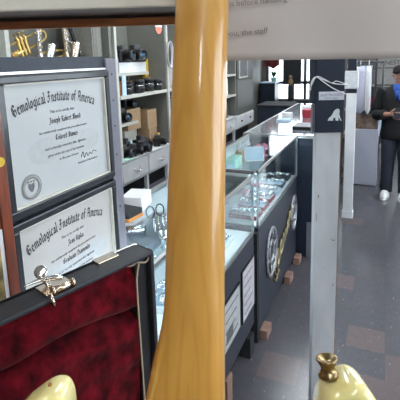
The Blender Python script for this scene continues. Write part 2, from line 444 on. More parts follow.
for a0, a1, z0, z1 in right_holes:
    k += 1; mb = MB(); x = RX1
    for q in ((a0,a0+.05,z0,z1),(a1-.05,a1,z0,z1),(a0,a1,z0,z0+.05),(a0,a1,z1-.05,z1),((a0+a1)/2-.025,(a0+a1)/2+.025,z0,z1)):
        mb.box((x-.03,q[0],q[2]),(x+.1,q[1],q[3]))
    o = struct(mb.build('window_%d' % k, M_['white']))
    MB().box((x+.03,a0+.04,z0+.04),(x+.036,a1-.04,z1-.04)).build('pane', M_['glassy'], o)

# ------------------------------------------------------------------ ceiling lamps
fx = None
spots = [(-.75,5.0,'above the far display counter',0), (.35,2.2,'above the aisle beside the white post',0), (1.4,-2.9,'behind the guitar, over the room entrance',1),
         (-1.5,3.2,'above the wall shelving aisle',0), (1.4,5.2,'above the person at the far end',0), (-1.35,.2,'above the diploma board',0), (.75,-.9,'just in front of the guitar',0)]
for i, (x, y, where, ang) in enumerate(spots):
    lab = 'white ceiling fluorescent lamp ' + where
    if fx is None:
        fx = thing('fluorescent_lamp', lab, 'ceiling lamp', (0,0,RZ), 'fluorescent ceiling lamps')
        MB().box((-.17,-.62,-.07),(.17,.62,0), .01).build('housing', M_['white'], fx, local=True)
        MB().box((-.13,-.6,-.085),(.13,.6,-.068)).build('diffuser', M_['tube'], fx, local=True)
        fx.location = (x, y, RZ)
    else:
        f = dup(fx, (x, y, RZ), lab, .42 if ang else 0)

# ------------------------------------------------------------------ showcases
def showcase(label, x0, x1, y0, y1, zb, kick, black_near=False):
    t = thing('showcase', label, 'display case', ((x0+x1)/2,(y0+y1)/2,0))
    H = 1.0
    MB().box((x0,y0,kick),(x1,y1,zb), .004).build('base_cabinet', M_['black_lam'], t)
    MB().box((x0+.05,y0+.06,0),(x1-.06,y1-.06,kick+.002)).build('plinth', M_['soft_black'], t)
    MB().box((x0+.012,y0+.012,zb),(x1-.012,y1-.012,zb+.006)).build('deck', M_['white_paper'], t)
    g = .006
    MB().box((x1-g,y0+.01,zb),(x1,y1-.01,H-.008)).build('front_pane', M_['glass'], t)
    MB().box((x0+.01,y0,zb),(x1-.008,y0+g,H-.008)).build('end_pane', M_['glass'], t)
    MB().box((x0+.01,y1-g,zb),(x1-.008,y1,H-.008)).build('end_pane', M_['glass'], t)
    MB().box((x0+.002,y0+.002,H-.008),(x1-.002,y1-.002,H)).build('top_pane', M_['glass'], t)
    MB().box((x0,y0+.01,zb+.006),(x0+.012,y1-.01,H-.02)).build('sliding_back', M_['white_paper'], t)
    MB().box((x0+.014,y0+.03,zb+.165),(x1-.13,y1-.03,zb+.171)).build('glass_shelf', M_['glass'], t)
    f = MB(); w = .011
    f.box((x1-w,y0-.002,H-w),(x1+.002,y1+.002,H+.003)); f.box((x0-.002,y0-.002,H-w),(x0+w*1.8,y1+.002,H+.003))
    f.box((x0,y1-w,H-w),(x1,y1+.002,H+.003)); f.box((x0,y0-.002,H-w),(x1,y0+w,H+.003))
    for xx in (x0, x1-w+.002):
        for yy in (y0-.002, y1-w+.002): f.box((xx,yy,zb),(xx+w,yy+w,H))
    f.box((x1-w,y0,zb-.004),(x1+.002,y1,zb+.009))
    f.build('frame', M_['alu'], t)
    MB().box((x1-.022,y0+.03,H-.022),(x1-.01,y1-.03,H-.012)).build('light_strip', M_['case_light'], t)
    return t
c1 = showcase('black based glass showcase nearest the guitar, framed papers on its front', -1.0,-.61,.3,2.055,.68,.15)
c2 = showcase('black based glass showcase with two silver rings on its front', -1.0,-.605,2.125,3.235,.68,.03)
MB().box((-.99,2.085,.0),(-.6,2.12,.66)).box((-.99,2.07,.94),(-.63,2.118,1.004)).box((-.99,2.09,.64),(-.97,2.118,.96)).build('gap_shade_filler', M_['soft_black'], c2)  # black filler boxes, painting in the shade of the gap between the cases
# papers on the near case
for (ya, yb, za, zb), lab in (((1.56,1.785,.30,.525),'near'), ((1.838,2.03,.285,.555),'far')):
    t = thing('framed_notice', 'white paper in a black frame on the showcase base, %s' % ('beside the dark gap' if lab == 'far' else 'half behind the guitar neck'), 'notice', (-.61,(ya+yb)/2,za))
    MB().box((-.61,ya-.008,za-.008),(-.603,yb+.008,zb+.008)).build('frame', M_['black'], t)
    p = MB().box((-.604,ya,za),(-.6015,yb,zb)).build('paper', mat('notice paper '+lab, (.5,.47,.5) if lab == 'far' else (.48,.5,.5), .6), t)
    g = MB()
    for j in range(5):
        z = zb-.04-.05*j
        if z < za+.03: break
        g.box((-.6016,ya+.02,z),(-.6008,yb-.03-.02*(j % 3),z+.008))
    if lab == 'near': g.box((-.6016,ya+.03,za+.03),(-.6008,ya+.12,za+.09))
    g.build('printed_lines', M_['grey_ink'], t)
# silver rings and gold script of the second case
FX = frame((-.604,0,0), (0,1,0), (0,0,1), (1,0,0))
for (cy, cz, ry, rz), lab in (((2.405,.415,.125,.165),'nearest the guitar'), ((3.095,.425,.105,.14),'beside the navy counter end')):
    t = thing('ring_emblem', 'large silver spoked ring emblem on the showcase front, %s' % lab, 'emblem', (-.604,cy,cz))
    T = FX @ Matrix.Translation((cy,cz,0)); sy = rz/ry
    mb = MB(); ring_flat(mb, T, ry*.84, ry, .012, 36, sy); mb.build('rim', M_['emb'], t)
    mb = MB(); ring_flat(mb, T, ry*.36, ry*.5, .01, 28, sy)
    mb.build('inner_ring', M_['emb'], t)
    for q in range(6):
        a = q*PI/3+.3
        MB().tube([T @ Vector((ry*.45*math.cos(a), rz*.45*math.sin(a), .006)), T @ Vector((ry*.88*math.cos(a), rz*.88*math.sin(a), .006))], .006, 6).build('spoke', M_['emb'], t)
t = thing('script_lettering', 'gold script lettering between the silver ring emblems', 'lettering', (-.604,2.75,.3))
pts = spline([(2.5,.26),(2.53,.34),(2.56,.37),(2.575,.3),(2.545,.25),(2.6,.27),(2.63,.36),(2.66,.39),(2.67,.32),(2.64,.29),(2.7,.32),(2.72,.41),(2.74,.36),(2.76,.34),(2.79,.42),(2.8,.37),(2.83,.38),(2.86,.46),(2.87,.39),(2.9,.41),(2.925,.5),(2.94,.43),(2.97,.46),(2.985,.53)], 5, False)
MB().tube([FX @ Vector((a,z,.008)) for a, z in pts], .0075, 6).build('long_script', M_['dullgold'], t)
pts = spline([(2.46,.2),(2.5,.17),(2.54,.2),(2.53,.28),(2.49,.31),(2.47,.25),(2.52,.2),(2.58,.21)], 5, False)
MB().tube([FX @ Vector((a,z,.008)) for a, z in pts], .009, 6).build('swash', M_['dullgold'], t)
for (x, y), lab in (((-.575,2.18),'nearest the guitar'), ((-.575,2.83),'halfway along the base'), ((-.57,3.14),'at the far corner of the base')):
    tag(MB().box((x-.027,y-.05,0),(x+.02,y+.05,.055), .004).build('wood_block', M_['pinkwood']), 'raw pinkish wood block under the ringed showcase, '+lab, 'block', 'wood blocks at the showcase base')
for (y, lab) in ((1.62,'nearest'), (1.98,'second')):
    tag(MB().box((-.66,y-.035,0),(-.6,y+.035,.148 if lab == 'nearest' else .12), .003).build('wood_block', M_['pinkwood' if lab == 'nearest' else 'soft_black']), 'pinkish wood foot under the near showcase' if lab == 'nearest' else 'black foot block under the near showcase by the joint', 'block', 'feet of the near showcase')
# far counter
t = thing('counter', 'long navy counter with shiny glass top beyond the ringed showcase', 'counter', (-.74,4.5,0))
MB().box((-1.03,3.25,0),(-.47,5.6,.93), .004).build('body', M_['navy_lam'], t)
MB().box((-1.03,3.25,.93),(-.47,5.6,.985)).build('glass_side', mat('mirror dark glass', (.05,.06,.08), .1), t)
MB().box((-1.04,3.24,.985),(-.46,5.61,1.0), .002).build('top', mat('pale glass top', (.33,.36,.4), .06, var=.05, coat=1.), t)
MB().box((-.525,3.246,.0),(-.475,3.25,.3)).build('end_panel', M_['steel'], t)
MB().box((-1.045,3.236,.982),(-.455,3.25,1.004)).box((-1.047,3.24,.982),(-1.035,5.61,1.004)).build('edge_trim', M_['alu'], t)
tag(MB().box((-.7,3.5,1.0),(-.49,3.75,1.03), .004).build('flat_box', M_['black']), 'flat black box on the far counter top by the white post', 'box')
tag(MB().box((-.75,4.25,1.0),(-.66,4.42,1.08), .004).build('box', M_['red']), 'dark red box on the far counter top', 'box')
for i,(x,y,w,h,mm,lab) in enumerate(((-.93,4.4,.1,.03,'white_paper','small white'),(-.88,4.0,.12,.02,'ltblue','pale blue'),(-.8,4.9,.12,.05,'white_paper','upright white'))):
    tag(MB().box((x-w/2,y-w/2,1.0),(x+w/2,y+w/2,1.0+h), .003).build('jewellery_box', M_[mm]), lab+' jewellery box on the far counter top', 'box')

# ------------------------------------------------------------------ goods inside the showcases
def watch(label, loc, group, m='silver'):
    t = thing('watch', label, 'watch', loc, group)
    MB().lathe([(.013,0),(.0155,.003),(.0155,.009),(.013,.011)], Matrix.Translation((0,0,.012)), 16).build('watch_case', M_[m], t, local=True)
    MB().lathe([(.0125,0),(.0125,.001)], Matrix.Translation((0,0,.0232)), 16).build('dial', M_['darkgrey'], t, local=True)
    pts = [(0, .03*math.cos(a)*1.0, .012+.012*math.sin(a)) for a in [2*PI*k/20 for k in range(20)]]
    mb = MB()
    for sx in (-.006, 0, .006): mb.tube([(sx+p[0], p[1], p[2]) for p in pts], .0036, 6, True)
    mb.build('bracelet', M_[m], t, local=True)
    return t
def tray(label, x, y, z, w, l, m_side, m_top, group=None):
    t = thing('tray', label, 'tray', (x,y,z), group)
    MB().box((-w/2,-l/2,0),(w/2,l/2,.022), .003).build('tray_body', M_[m_side], t, local=True)
    MB().box((-w/2+.008,-l/2+.008,.021),(w/2-.008,l/2-.008,.026)).build('pad', M_[m_top], t, local=True)
    return t
zd = .686
trays = [(2.27,'red','white_paper','first'),(2.43,'red','ltblue','second'),(2.59,'red','white_paper','third'),(2.75,'ltblue','white_paper','fourth'),(2.92,'darkgrey','ltblue','fifth'),(3.1,'soft_black','darkgrey','sixth')]
w0 = None
for y, a, bm_, o in trays:
    tray('%s jewellery tray on the deck of the ringed showcase, %s from the guitar' % ({'red':'red sided','ltblue':'pale blue','darkgrey':'dark grey','soft_black':'black'}[a], o), -.72, y, zd, .17, .125, a, bm_, 'trays in the ringed showcase')
    for j in range(5):
        px = -.785+.033*j
        lab = 'steel watch on the %s tray of the ringed showcase, %s from the glass' % (o, ['fifth','fourth','third','second','first'][j])
        py = y + random.uniform(-.02,.02)
        if w0 is None: w0 = watch(lab, (px,py,zd+.026), 'watches on trays in the ringed showcase')
        else: dup(w0, (px,py,zd+.026), lab, random.uniform(-.5,.5), 'watches on trays in the ringed showcase')
# upright price cards, frame, bottle and boxes on the glass shelf of the ringed case
zs = .68+.1715
t = thing('picture_stand', 'white framed blue picture card standing in the ringed showcase', 'picture', (-.86,2.93,zs))
R_ = Matrix.Translation((-.86,2.93,zs)) @ Matrix.Rotation(.5,4,'Z') @ Matrix.Rotation(-.15,4,'X')
MB().obox(R_ @ Matrix.Translation((0,0,.055)), (.15,.008,.11), .002).build('frame', M_['white_paper'], t)
MB().obox(R_ @ Matrix.Translation((0,-.005,.055)), (.13,.003,.09)).build('picture', M_['ltblue'], t)
t = thing('bottle', 'small dark blue bottle in the ringed showcase', 'bottle', (-.93,3.02,zs))
MB().lathe([(.02,0),(.022,.01),(.022,.075),(.012,.09),(.01,.105)], Matrix(), 16).build('body', M_['blue'], t, local=True)
MB().lathe([(.012,.1),(.012,.12)], Matrix(), 12).build('cap', M_['white'], t, local=True)
tag(MB().box((-.985,2.86,zs),(-.93,2.92,zs+.085), .003).build('box', M_['tan']), 'brown box standing in the ringed showcase behind the glass', 'box')
tag(MB().box((-.985,2.66,zs),(-.92,2.82,zs+.07), .003).build('box', M_['mint']), 'pale mint box lying in the ringed showcase beside the brown box', 'box')
tag(MB().box((-.985,2.4,zs),(-.9,2.6,zs+.05), .003).build('box', M_['ltblue']), 'pale blue box in the ringed showcase half behind the neck', 'box')
for i,(x,y,h,lab) in enumerate(((-.84,3.12,.1,'tallest'),(-.9,3.18,.08,'at the far back corner'),(-.78,2.75,.06,'lowest, nearest the front glass'),(-.8,2.5,.09,'nearest the joint'))):
    z = zd if i > 1 else zs
    tt = thing('pink_display', 'pink jewellery bust stand in the ringed showcase, '+lab, 'jewellery stand', (x,y,z), 'pink stands in the ringed showcase')
    MB().lathe([(.03,0),(.032,.008),(.012,.012),(.012,h*.4),(.035,h*.6),(.03,h*.85),(.012,h)], Matrix(), 16).build('bust', M_['pink'], tt, local=True)
    ring = [(.034*math.cos(a), .034*math.sin(a), h*.7+.008*math.sin(a)) for a in [2*PI*k/18 for k in range(18)]]
    MB().tube(ring, .003, 6, True).build('necklace', M_['silver'], tt, local=True)
# near case: bangles on a dark roll, trays, silver ware
tag(MB().box((-.985,1.3,zs),(-.82,1.66,.893), .004).build('display_riser', mat('slate riser', (.2,.24,.3), .4, var=.2)), 'slate blue riser block in the near showcase carrying the bangle roll', 'riser')
t = thing('bangle_roll', 'silver grey bangle roll with dark end in the near showcase', 'bangle stand', (-.915,1.395,.893))
rd = Vector((.9,.42,0)).normalized(); RM = frame((0,0,.0), Vector((-rd.y,rd.x,0)), Vector((0,0,1)), rd)
MB().lathe([(.019,-.07),(.021,-.066),(.021,.034)], RM @ Matrix.Translation((0,.0215,0)), 24).build('roll', M_['silver'], t, local=True)
MB().lathe([(.0212,.034),(.0205,.038),(.001,.038)], RM @ Matrix.Translation((0,.0215,0)), 24, False).build('end_cap', M_['darkgrey'], t, local=True)
for j in range(4):
    c_ = Vector((-.868,1.432,.893+.033))+rd*(.014+.0*j)+Vector((.006*j,.026*j,0))
    mb = MB(); mb.tube([c_+Vector((-rd.y*math.cos(a),rd.x*math.cos(a),0))*.03+Vector((0,0,.03*math.sin(a))) for a in [2*PI*k/28 for k in range(28)]], .0032, 8, True)
    tag(mb.build('bangle', M_['silver' if j != 1 else 'brasschrome']), 'silver bangle standing beside the grey roll in the near showcase, %s from the roll' % ['first','second','third','fourth'][j], 'bangle', 'bangles beside the grey roll')
for j,(x,y) in enumerate(((-.955,1.575),(-.93,1.62))):
    mb = MB(); pts = [(x+.017*math.cos(a), y+.008*math.cos(a), .893+.03+.028*math.sin(a)) for a in [2*PI*k/20 for k in range(20)]]
    mb.tube(pts, .003, 6, True); tag(mb.build('hoop_earring', M_['black']), 'thin dark hoop standing on the riser in the near showcase, %s' % ('left of its pair' if j == 0 else 'right of its pair'), 'earring', 'pair of dark hoops')
nt_ = 0
for (x,y,z,w,l,a,b_,lab,short) in ((-.9,1.3,zd,.16,.16,'ltblue','white_paper','pale blue tray, nearest the guitar case','nearest pale blue'),(-.73,1.3,zd,.14,.16,'white_paper','ltblue','white tray by the front glass, nearest the guitar case','nearest white'),
        (-.74,1.55,zd,.15,.18,'ltblue','darkgrey','pale blue tray with dark pad behind the front glass','dark padded'),(-.75,1.82,zd,.15,.2,'white_paper','ltblue','white tray by the front glass, nearest the joint,','farthest white'),(-.92,1.85,zd,.14,.2,'ltblue','white_paper','pale blue tray by the back, nearest the joint,','farthest pale blue')):
    tray(lab+' in the near showcase', x, y, z, w, l, a, b_, 'trays in the near showcase')
    for j in range(6):
        nt_ += 1
        dup(w0, (x-w/2+.025+(j % 3)*(w-.05)/2, y-.04+(j//3)*.08, z+.026), 'silver watch in the near showcase, %s tray, %s row, %s from the glass' % (short, ['near','far'][j//3], ['third','second','first'][j % 3]), random.uniform(-.6,.6), 'watches on trays in the near showcase')
for j,(x,y,r,lab) in enumerate(((-.78,1.22,.036,'widest'),(-.79,1.4,.026,'smallest'))):
    t = thing('silver_cup', '%s silver cup on the shelf of the near showcase' % lab, 'cup', (x,y,zs))
    MB().lathe([(r*.6,0),(r*.65,.005),(r*.25,.015),(r*.3,.02),(r*.9,.035),(r,.07),(r*.93,.07),(r*.8,.04),(.001,.03)], Matrix(), 20).build('bowl', M_['silver'], t, local=True)
    pts = spline([(r*.95,0,.065),(r*1.4,0,.06),(r*1.35,0,.04),(r*.9,0,.035)], 4, False)
    MB().tube(pts, .003, 6).build('handle', M_['silver'], t, local=True)
tag(MB().box((-.95,1.68,zs),(-.9,1.87,zs+.03), .004).build('silver_box', M_['silver']), 'long silver box on the shelf of the near showcase', 'box')
tag(MB().box((-.985,1.9,zs),(-.9,2.02,zs+.05), .004).build('box', M_['ltblue']), 'pale blue box on the shelf of the near showcase by the joint', 'box')
# on top of the near case
t = thing('flat_case', 'flat black case with orange trim on the near showcase top', 'case', (-.925,1.29,1.003))
Rc = Matrix.Translation((-.915,1.31,1.003)) @ Matrix.Rotation(-.1,4,'Z')
MB().obox(Rc @ Matrix.Translation((0,0,.007)), (.12,.09,.014), .002).build('tray_body', M_['orange'], t)
MB().obox(Rc @ Matrix.Translation((0,0,.025)), (.118,.088,.022), .004).build('lid', M_['soft_black'], t)
tag(MB().obox(Matrix.Translation((-.93,1.43,1.003+.03)) @ Matrix.Rotation(.2,4,'Z'), (.09,.12,.06), .004).build('box', M_['white_paper']), 'white box on the near showcase top behind the orange trimmed case', 'box')

# ------------------------------------------------------------------ diploma board
XB = -.68; YB0, YB1 = .38, .925
board = thing('display_board', 'dark slate display board carrying two framed diplomas', 'display board', (XB-.02,(YB0+YB1)/2,1.003))
MB().box((XB-.03,YB0,1.003),(XB,YB1,1.617), .002).build('panel', M_['board_blue'], board)
MB().box((XB-.04,YB1,1.003),(XB+.008,YB1+.044,1.612), .003).build('upright', M_['steel'], board)
mb = MB()
for z in (1.05,1.2,1.35,1.43,1.5,1.57): mb.lathe([(.003,0),(.003,.0015)], frame((XB+.0075,YB1+.022,z),(0,1,0),(0,0,1),(1,0,0)), 8)
mb.build('rivets', M_['darkgrey'], board)
MB().box((XB,YB0,1.583),(XB+.006,YB1,1.588)).build('silver_line', M_['alu'], board)
def diploma(label, y0, y1, z0, z1, line2, line3, seal, tone):
    t = thing('framed_diploma', label, 'diploma', (XB,(y0+y1)/2,z0))
    fw = .016; x = XB+.001; mb = MB()
    for (ya,yb,za,zb) in ((y0-fw,y1+fw,z1,z1+fw),(y0-fw,y1+fw,z0-fw,z0),(y0-fw,y0,z0,z1),(y1,y1+fw,z0,z1)): mb.box((x,ya,za),(x+.018,yb,zb), .003)
    mb.build('frame', M_['frame_black'], t)
    s = .0035; mb = MB()
    for (ya,yb,za,zb) in ((y0,y1,z1-s,z1),(y0,y1,z0,z0+s),(y0,y0+s,z0,z1),(y1-s,y1,z0,z1)): mb.box((x,ya,za),(x+.014,yb,zb))
    mb.build('inner_lip', M_['mat_board'], t)
    p = MB().box((x,y0,z0),(x+.006,y1,z1)).build('parchment', tone, t)
    yc = (y0+y1)/2; B = frame((x+.0064,yc,z0),(0,1,0),(0,0,1),(1,0,0)); H = z1-z0; W = y1-y0
    BT = B @ Matrix.Translation((0,H,0))
    mb = MB(); black_letter(mb, 'Gemological Institute of America', .0145, arc(BT @ Matrix.Translation((-.009,-.045,0)), .375), .33, .68)
    mb.build('heading_lettering', M_['soft_ink'], p)
    for tx, dz, sz in ((line2,.093,.0075),(line3,.132,.0075)):
        mb = MB(); black_letter(mb, tx, sz, straight(BT @ Matrix.Translation((.012,-dz,0))), .38, .85)
        mb.build('name_lettering', M_['soft_ink'], p)
    for tx, dx, dz, sz, sl in (('This is to certify that',.004,.0705,.0095,0),('has satisfactorily completed the prescribed course',.006,.113,.0078,.1),
            ('and is hereby awarded this diploma',.008,.151,.0095,.2),('given under the seal of the Institute',.008,.1665,.0085,0),('in the year of issue',.014,.18,.0085,0)):
        mb = MB(); sans_text(mb, tx, BT @ Matrix.Translation((dx,-dz,0)), sz, shear=sl); mb.build('text_line', M_['grey_ink'], p)
    mb = MB(); q = BT @ Matrix.Translation((.085,-.19,0))
    pts = spline([(-.03,0),(-.022,.012),(-.018,-.003),(-.01,.008),(-.004,-.002),(.004,.006),(.01,0),(.018,.008),(.03,.003)], 5, False)
    mb.tube([q @ Vector((a,b_,0)) for a, b_ in pts], .0008, 4); mb.build('signature', M_['ink'], p)
    mb = MB(); sans_text(mb, 'President of the Institute', q @ Matrix.Translation((-.005,-.014,0)), .0075); mb.build('text_line', M_['grey_ink'], p)
    mb = MB()
    for s_ in (-1, 1): 
        pts = [(s_*.07+.05*math.cos(a), -.15+.028*math.sin(a)) for a in [2*PI*k/24 for k in range(24)]]
        mb.face([BT @ Vector((a+.01,b_,-.00035)) for a, b_ in (pts if s_ > 0 else pts)])
    mb.face([BT @ Vector((a+.01,b_,-.0003)) for a, b_ in ((-.07,-.13),(-.07,-.17),(.07,-.17),(.07,-.13))])
    mb.build('watermark_print', mat('faint map print', (.505,.525,.535), .6, var=.04, scale=60), p)
    if seal:
        sq = B @ Matrix.Translation((-W/2+seal[0],seal[1],0)); mb = MB()
        ring_flat(mb, sq, .0185, .0255, .0008, 36); ring_flat(mb, sq, .0265, .0275, .0008, 36)
        mb.build('seal_ring', mat('grey seal', (.33,.33,.32), .5), p)
        mb = MB()
        mb.prism([(-.008,.009),(-.008,0),(-.004,-.008),(0,-.011),(.004,-.008),(.008,0),(.008,.009),(0,.006)][::-1], sq, .0006)
        for q_ in range(3): mb.box(*[sq @ Vector(v) for v in ((-.011+.008*q_,.011,0),(-.006+.008*q_,.0135,.0006))])
        mb.build('seal_emblem', M_['grey_ink'], p)
    return t
diploma('black framed diploma on the board with a round grey seal, upper of two', .585,.905,1.312,1.565,'Joseph Robert Shord','Colored Stones',(.052,.035),M_['dip_paper'])
diploma('black framed diploma on the board half hidden by the open case, lower of two', .585,.905,1.012,1.27,'Jean Ripka','Graduate Diamonds',None,mat('ivory diploma parchment', (.54,.525,.505), .55, var=.03, scale=9))

# red-brown framed panel at the left edge
xp = -.62
t = thing('framed_picture', 'red brown wooden picture frame at the left edge in front of the diplomas', 'picture', (xp,.33,1.003))
th = math.radians(1.2)
F_ = MB()
F_.box((xp-.012,.512,1.003),(xp,.535,1.665), .002); F_.box((xp-.012,.14,1.003),(xp,.163,1.665), .002)
F_.box((xp-.012,.163,1.64),(xp,.512,1.665), .002); F_.box((xp-.012,.163,1.003),(xp,.512,1.03), .002)
F_.build('frame', M_['redwood'], t)
MB().box((xp-.01,.163,1.31),(xp-.004,.512,1.64)).build('upper_panel', M_['redwood'], t)
MB().box((xp-.01,.163,1.03),(xp-.003,.512,1.31)).build('mount', M_['white_paper'], t)
MB().box((xp-.004,.18,1.05),(xp-.002,.503,1.298)).build('print', mat('yellow and dark print', (.3,.22,.08), .5, var=1.0, scale=22), t)
s_ = MB(); s_.lathe([(.0085,0),(.0085,.0008)], frame((xp,.523,1.432),(0,1,0),(0,0,1),(1,0,0)), 20); s_.build('sticker', M_['yellow'], t)['label'] = 'round yellow sticker'

# ------------------------------------------------------------------ guitar case on a table
lx = Vector((.95,-.318,0)).normalized(); ly = Vector((-lx.y, lx.x, 0))   # across / along the case
TZ = .835
def casem(z=0): return frame((0,0,z), lx, ly, (0,0,1))
t = thing('table', 'low wooden table under the open guitar case', 'table', M=casem(0))
MB().box((-.62,-.68,TZ-.03),(-.06,.46,TZ-.001), .004).build('tabletop', M_['redwood_h'], t, local=True)
for sx in (-.59,-.09):
    for sy in (-.64,.42): MB().box((sx-.025,sy-.025,0),(sx+.025,sy+.025,TZ-.03)).build('leg', M_['redwood_h'], t, local=True)
gc = thing('guitar_case', 'open black guitar case lined with burgundy fur, lid standing up', 'guitar case', M=casem(TZ))
ZT = 1.285-TZ; ye = .437; ys = -.62; xr = -.512; xk = -.560
# lid: back shell and four side walls
lid = MB(); w = .008
lid.box((xk,ys,.09),(xk+w,ye,ZT)); lid.box((xk,ys,ZT-w),(xr,ye,ZT), .003); lid.box((xk,ye-w,.09),(xr,ye,ZT), .003)
lid.box((xk,ys,.09),(xr,ys+w,ZT), .003); lid.box((xk,ys,.09),(xr,ye,.098))
lid = lid.build('lid', M_['tolex'], gc, local=True)
# lining: soft sheet with folds
mb = MB(); ny, nz_ = 200, 170; grid = []
rn = random.Random(3)
for j in range(nz_+1):
    row = []
    for i in range(ny+1):
        y = ys+.01+(ye-.034-ys-.01)*i/ny; z = .1+(ZT-w-.1-.001)*j/nz_
        u = y*1.0; d = .0035*math.sin(9*y+5*z)+.002*math.sin(31*y-14*z)+.0014*math.sin(57*y+43*z)
        zf = .362+.012*math.sin(11*y+.6)+.006*math.sin(27*y)      # a long sagging fold
        dd = z-zf
        d += .007*math.exp(-((dd-.03)/.02)**2) + .006*math.exp(-((dd+.03)/.02)**2) - .03*math.exp(-(dd/.0095)**2)*(.8+.2*math.sin(16*y))
        dg = z-(.255+.02*math.sin(9*y)); d += .004*math.exp(-((dg-.02)/.02)**2)-.005*math.exp(-(dg/.011)**2)*(.5+.5*math.sin(13*y+1))
        dg = z-(.415+.006*math.sin(20*y)); d -= .008*math.exp(-(dg/.008)**2)*(.5+.5*math.sin(17*y))
        row.append(mb.bm.verts.new((xk+w+.0275+d, y, z)))
    grid.append(row)
for j in range(nz_):
    for i in range(ny):
        f = mb.bm.faces.new((grid[j][i],grid[j][i+1],grid[j+1][i+1],grid[j+1][i])); f.smooth = True
mb.build('lid_lining', M_['burgundy'], gc, local=True)
MB().box((xk+w,ye-.034,.1),(xr-.01,ye-w,ZT-w-.001), .004).build('end_pad', M_['black'], gc, local=True)
MB().tube(spline([(xr-.004,ye-.03,ZT-.012),(xr-.003,ye-.036,ZT-.03),(xr-.003,ye-.038,ZT-.06),(xr-.003,ye-.036,.2),(xr-.003,ye-.035,.11)], 5, False), .0016, 6).build('lid_stay_cord', M_['cord'], gc, local=True)
MB().tube(spline([(xr-.02,ye-.052,ZT-.012),(xr-.012,ye-.042,ZT-.016),(xr-.008,ye-.03,ZT-.013),(xr-.006,ye-.014,ZT-.018),(xr-.006,ye-.006,ZT-.01)], 5, False), .0016, 6).build('cord_end', M_['cord'], gc, local=True)
# bottom half
bs = MB(); xf = -.2
bs.box((xk,ys,0),(xf,ye,.008)); bs.box((xk,ys,0),(xk+w,ye,.088)); bs.box((xf-w,ys,0),(xf,ye,.088), .003); bs.box((xk,ys,0),(xf,ys+w,.088)); bs.box((xk,ye-w,0),(xf,ye,.088), .003)
bs.build('bottom_shell', M_['tolex'], gc, local=True)
MB().box((xk+w,ys+w,.008),(xf-w,ye-w,.089), .006).build('bottom_lining', M_['burgundy'], gc, local=True)
MB().tube([(xk-.001,ys+.05,.089),(xk-.001,ye-.05,.089)], .005, 8).build('hinge', M_['chrome'], gc, local=True)
# metal binding along the lid rim and corner
MB().tube(spline([(xk+.004,ye-.07,ZT+.001),(xk+.004,ye-.02,ZT+.001),(xk+.006,ye-.003,ZT-.001),(xk+.012,ye+.001,ZT-.012)],5,False), .0022, 6).build('corner_binding', M_['chrome'], gc, local=True)
def latch(y0, flip):
    l_ = MB(); xm = (xk+xr)/2
    l_.box(*(((xm-.016,y0-.022,ZT),(xm+.016,y0+.022,ZT+.0022)) if flip else ((xk,y0-.016,ZT),(xk+.02,y0+.024,ZT+.003))), .0008)
    lo = l_.build('latch', M_['brasschrome'], gc, local=True)
    if not flip: return
    MB().tube([(xr-.004,y0-.012,ZT+.006),(xr-.004,y0+.016,ZT+.006)], [.0055]*2, 12).tube([(xr-.004,y0-.015,ZT+.006),(xr-.004,y0-.0115,ZT+.006)], .0065, 12).tube([(xr-.004,y0+.0155,ZT+.006),(xr-.004,y0+.019,ZT+.006)], .0065, 12).build('barrel', M_['brasschrome'], lo, local=True)
    MB().tube(spline([(xr-.004,y0-.016,ZT+.004),(xr+.006,y0-.021,ZT+.004),(xr+.009,y0-.02,ZT-.006),(xr+.003,y0-.019,ZT-.009)], 5, False), .0026, 8).build('hook', M_['brasschrome'], lo, local=True)
    if flip:
        # raised draw plate with its spoon-shaped thumb tab
        ca = Vector((xm-.004,y0-.006,ZT+.002))
        MB().tube(spline([ca, ca+Vector((-.006,-.003,.008)), ca+Vector((-.009,-.008,.015))], 4, False), [.004]*9, 8).build('neck', M_['chrome'], lo, local=True)
        Mt = Matrix.Translation(ca+Vector((-.01,-.006,.021))) @ Matrix.Rotation(.9,4,'Y') @ Matrix.Rotation(.5,4,'X')
        MB().sphere((0,0,0), (.0095,.0095,.0022), 16, None).build('thumb_tab', M_['chrome'], lo, local=True).matrix_local = Mt
        MB().tube(spline([ca+Vector((-.004,-.034,.013)), ca+Vector((-.005,-.02,.0125)), ca+Vector((-.004,-.006,.0115)), ca+Vector((.002,.012,.009)), ca+Vector((.003,.02,.005))], 5, False), [.001,.0012,.0014,.0017,.002,.0023,.0026,.0029,.003,.0032,.0035,.0038,.004,.0042,.0043,.0042,.004,.0036,.003,.0024,.0016], 8).build('lever', M_['chrome'], lo, local=True)
latch(.268, True)
latch(.362, False)

# ------------------------------------------------------------------ guitar (seen from the back)
camR = Vector((.916,.399,-.029)).normalized(); camU = Vector((-.044,.172,.984)).normalized(); camF = Vector((-.398,.901,-.175)).normalized()
camU = (camU-camR*camU.dot(camR)).normalized(); camF = camU.cross(camR).normalized()
CAM0 = Vector((0,0,1.6))
def ray(px, py, d): return CAM0+(camR*((px-200)/420)+camU*((135-py)/420)+camF)*d
GO = ray(187,400,.37)
gu = thing('electric_guitar', 'cream bodied electric guitar seen from behind, maple neck rising up', 'guitar', M=frame(GO, camR, camU, camR.cross(camU)))
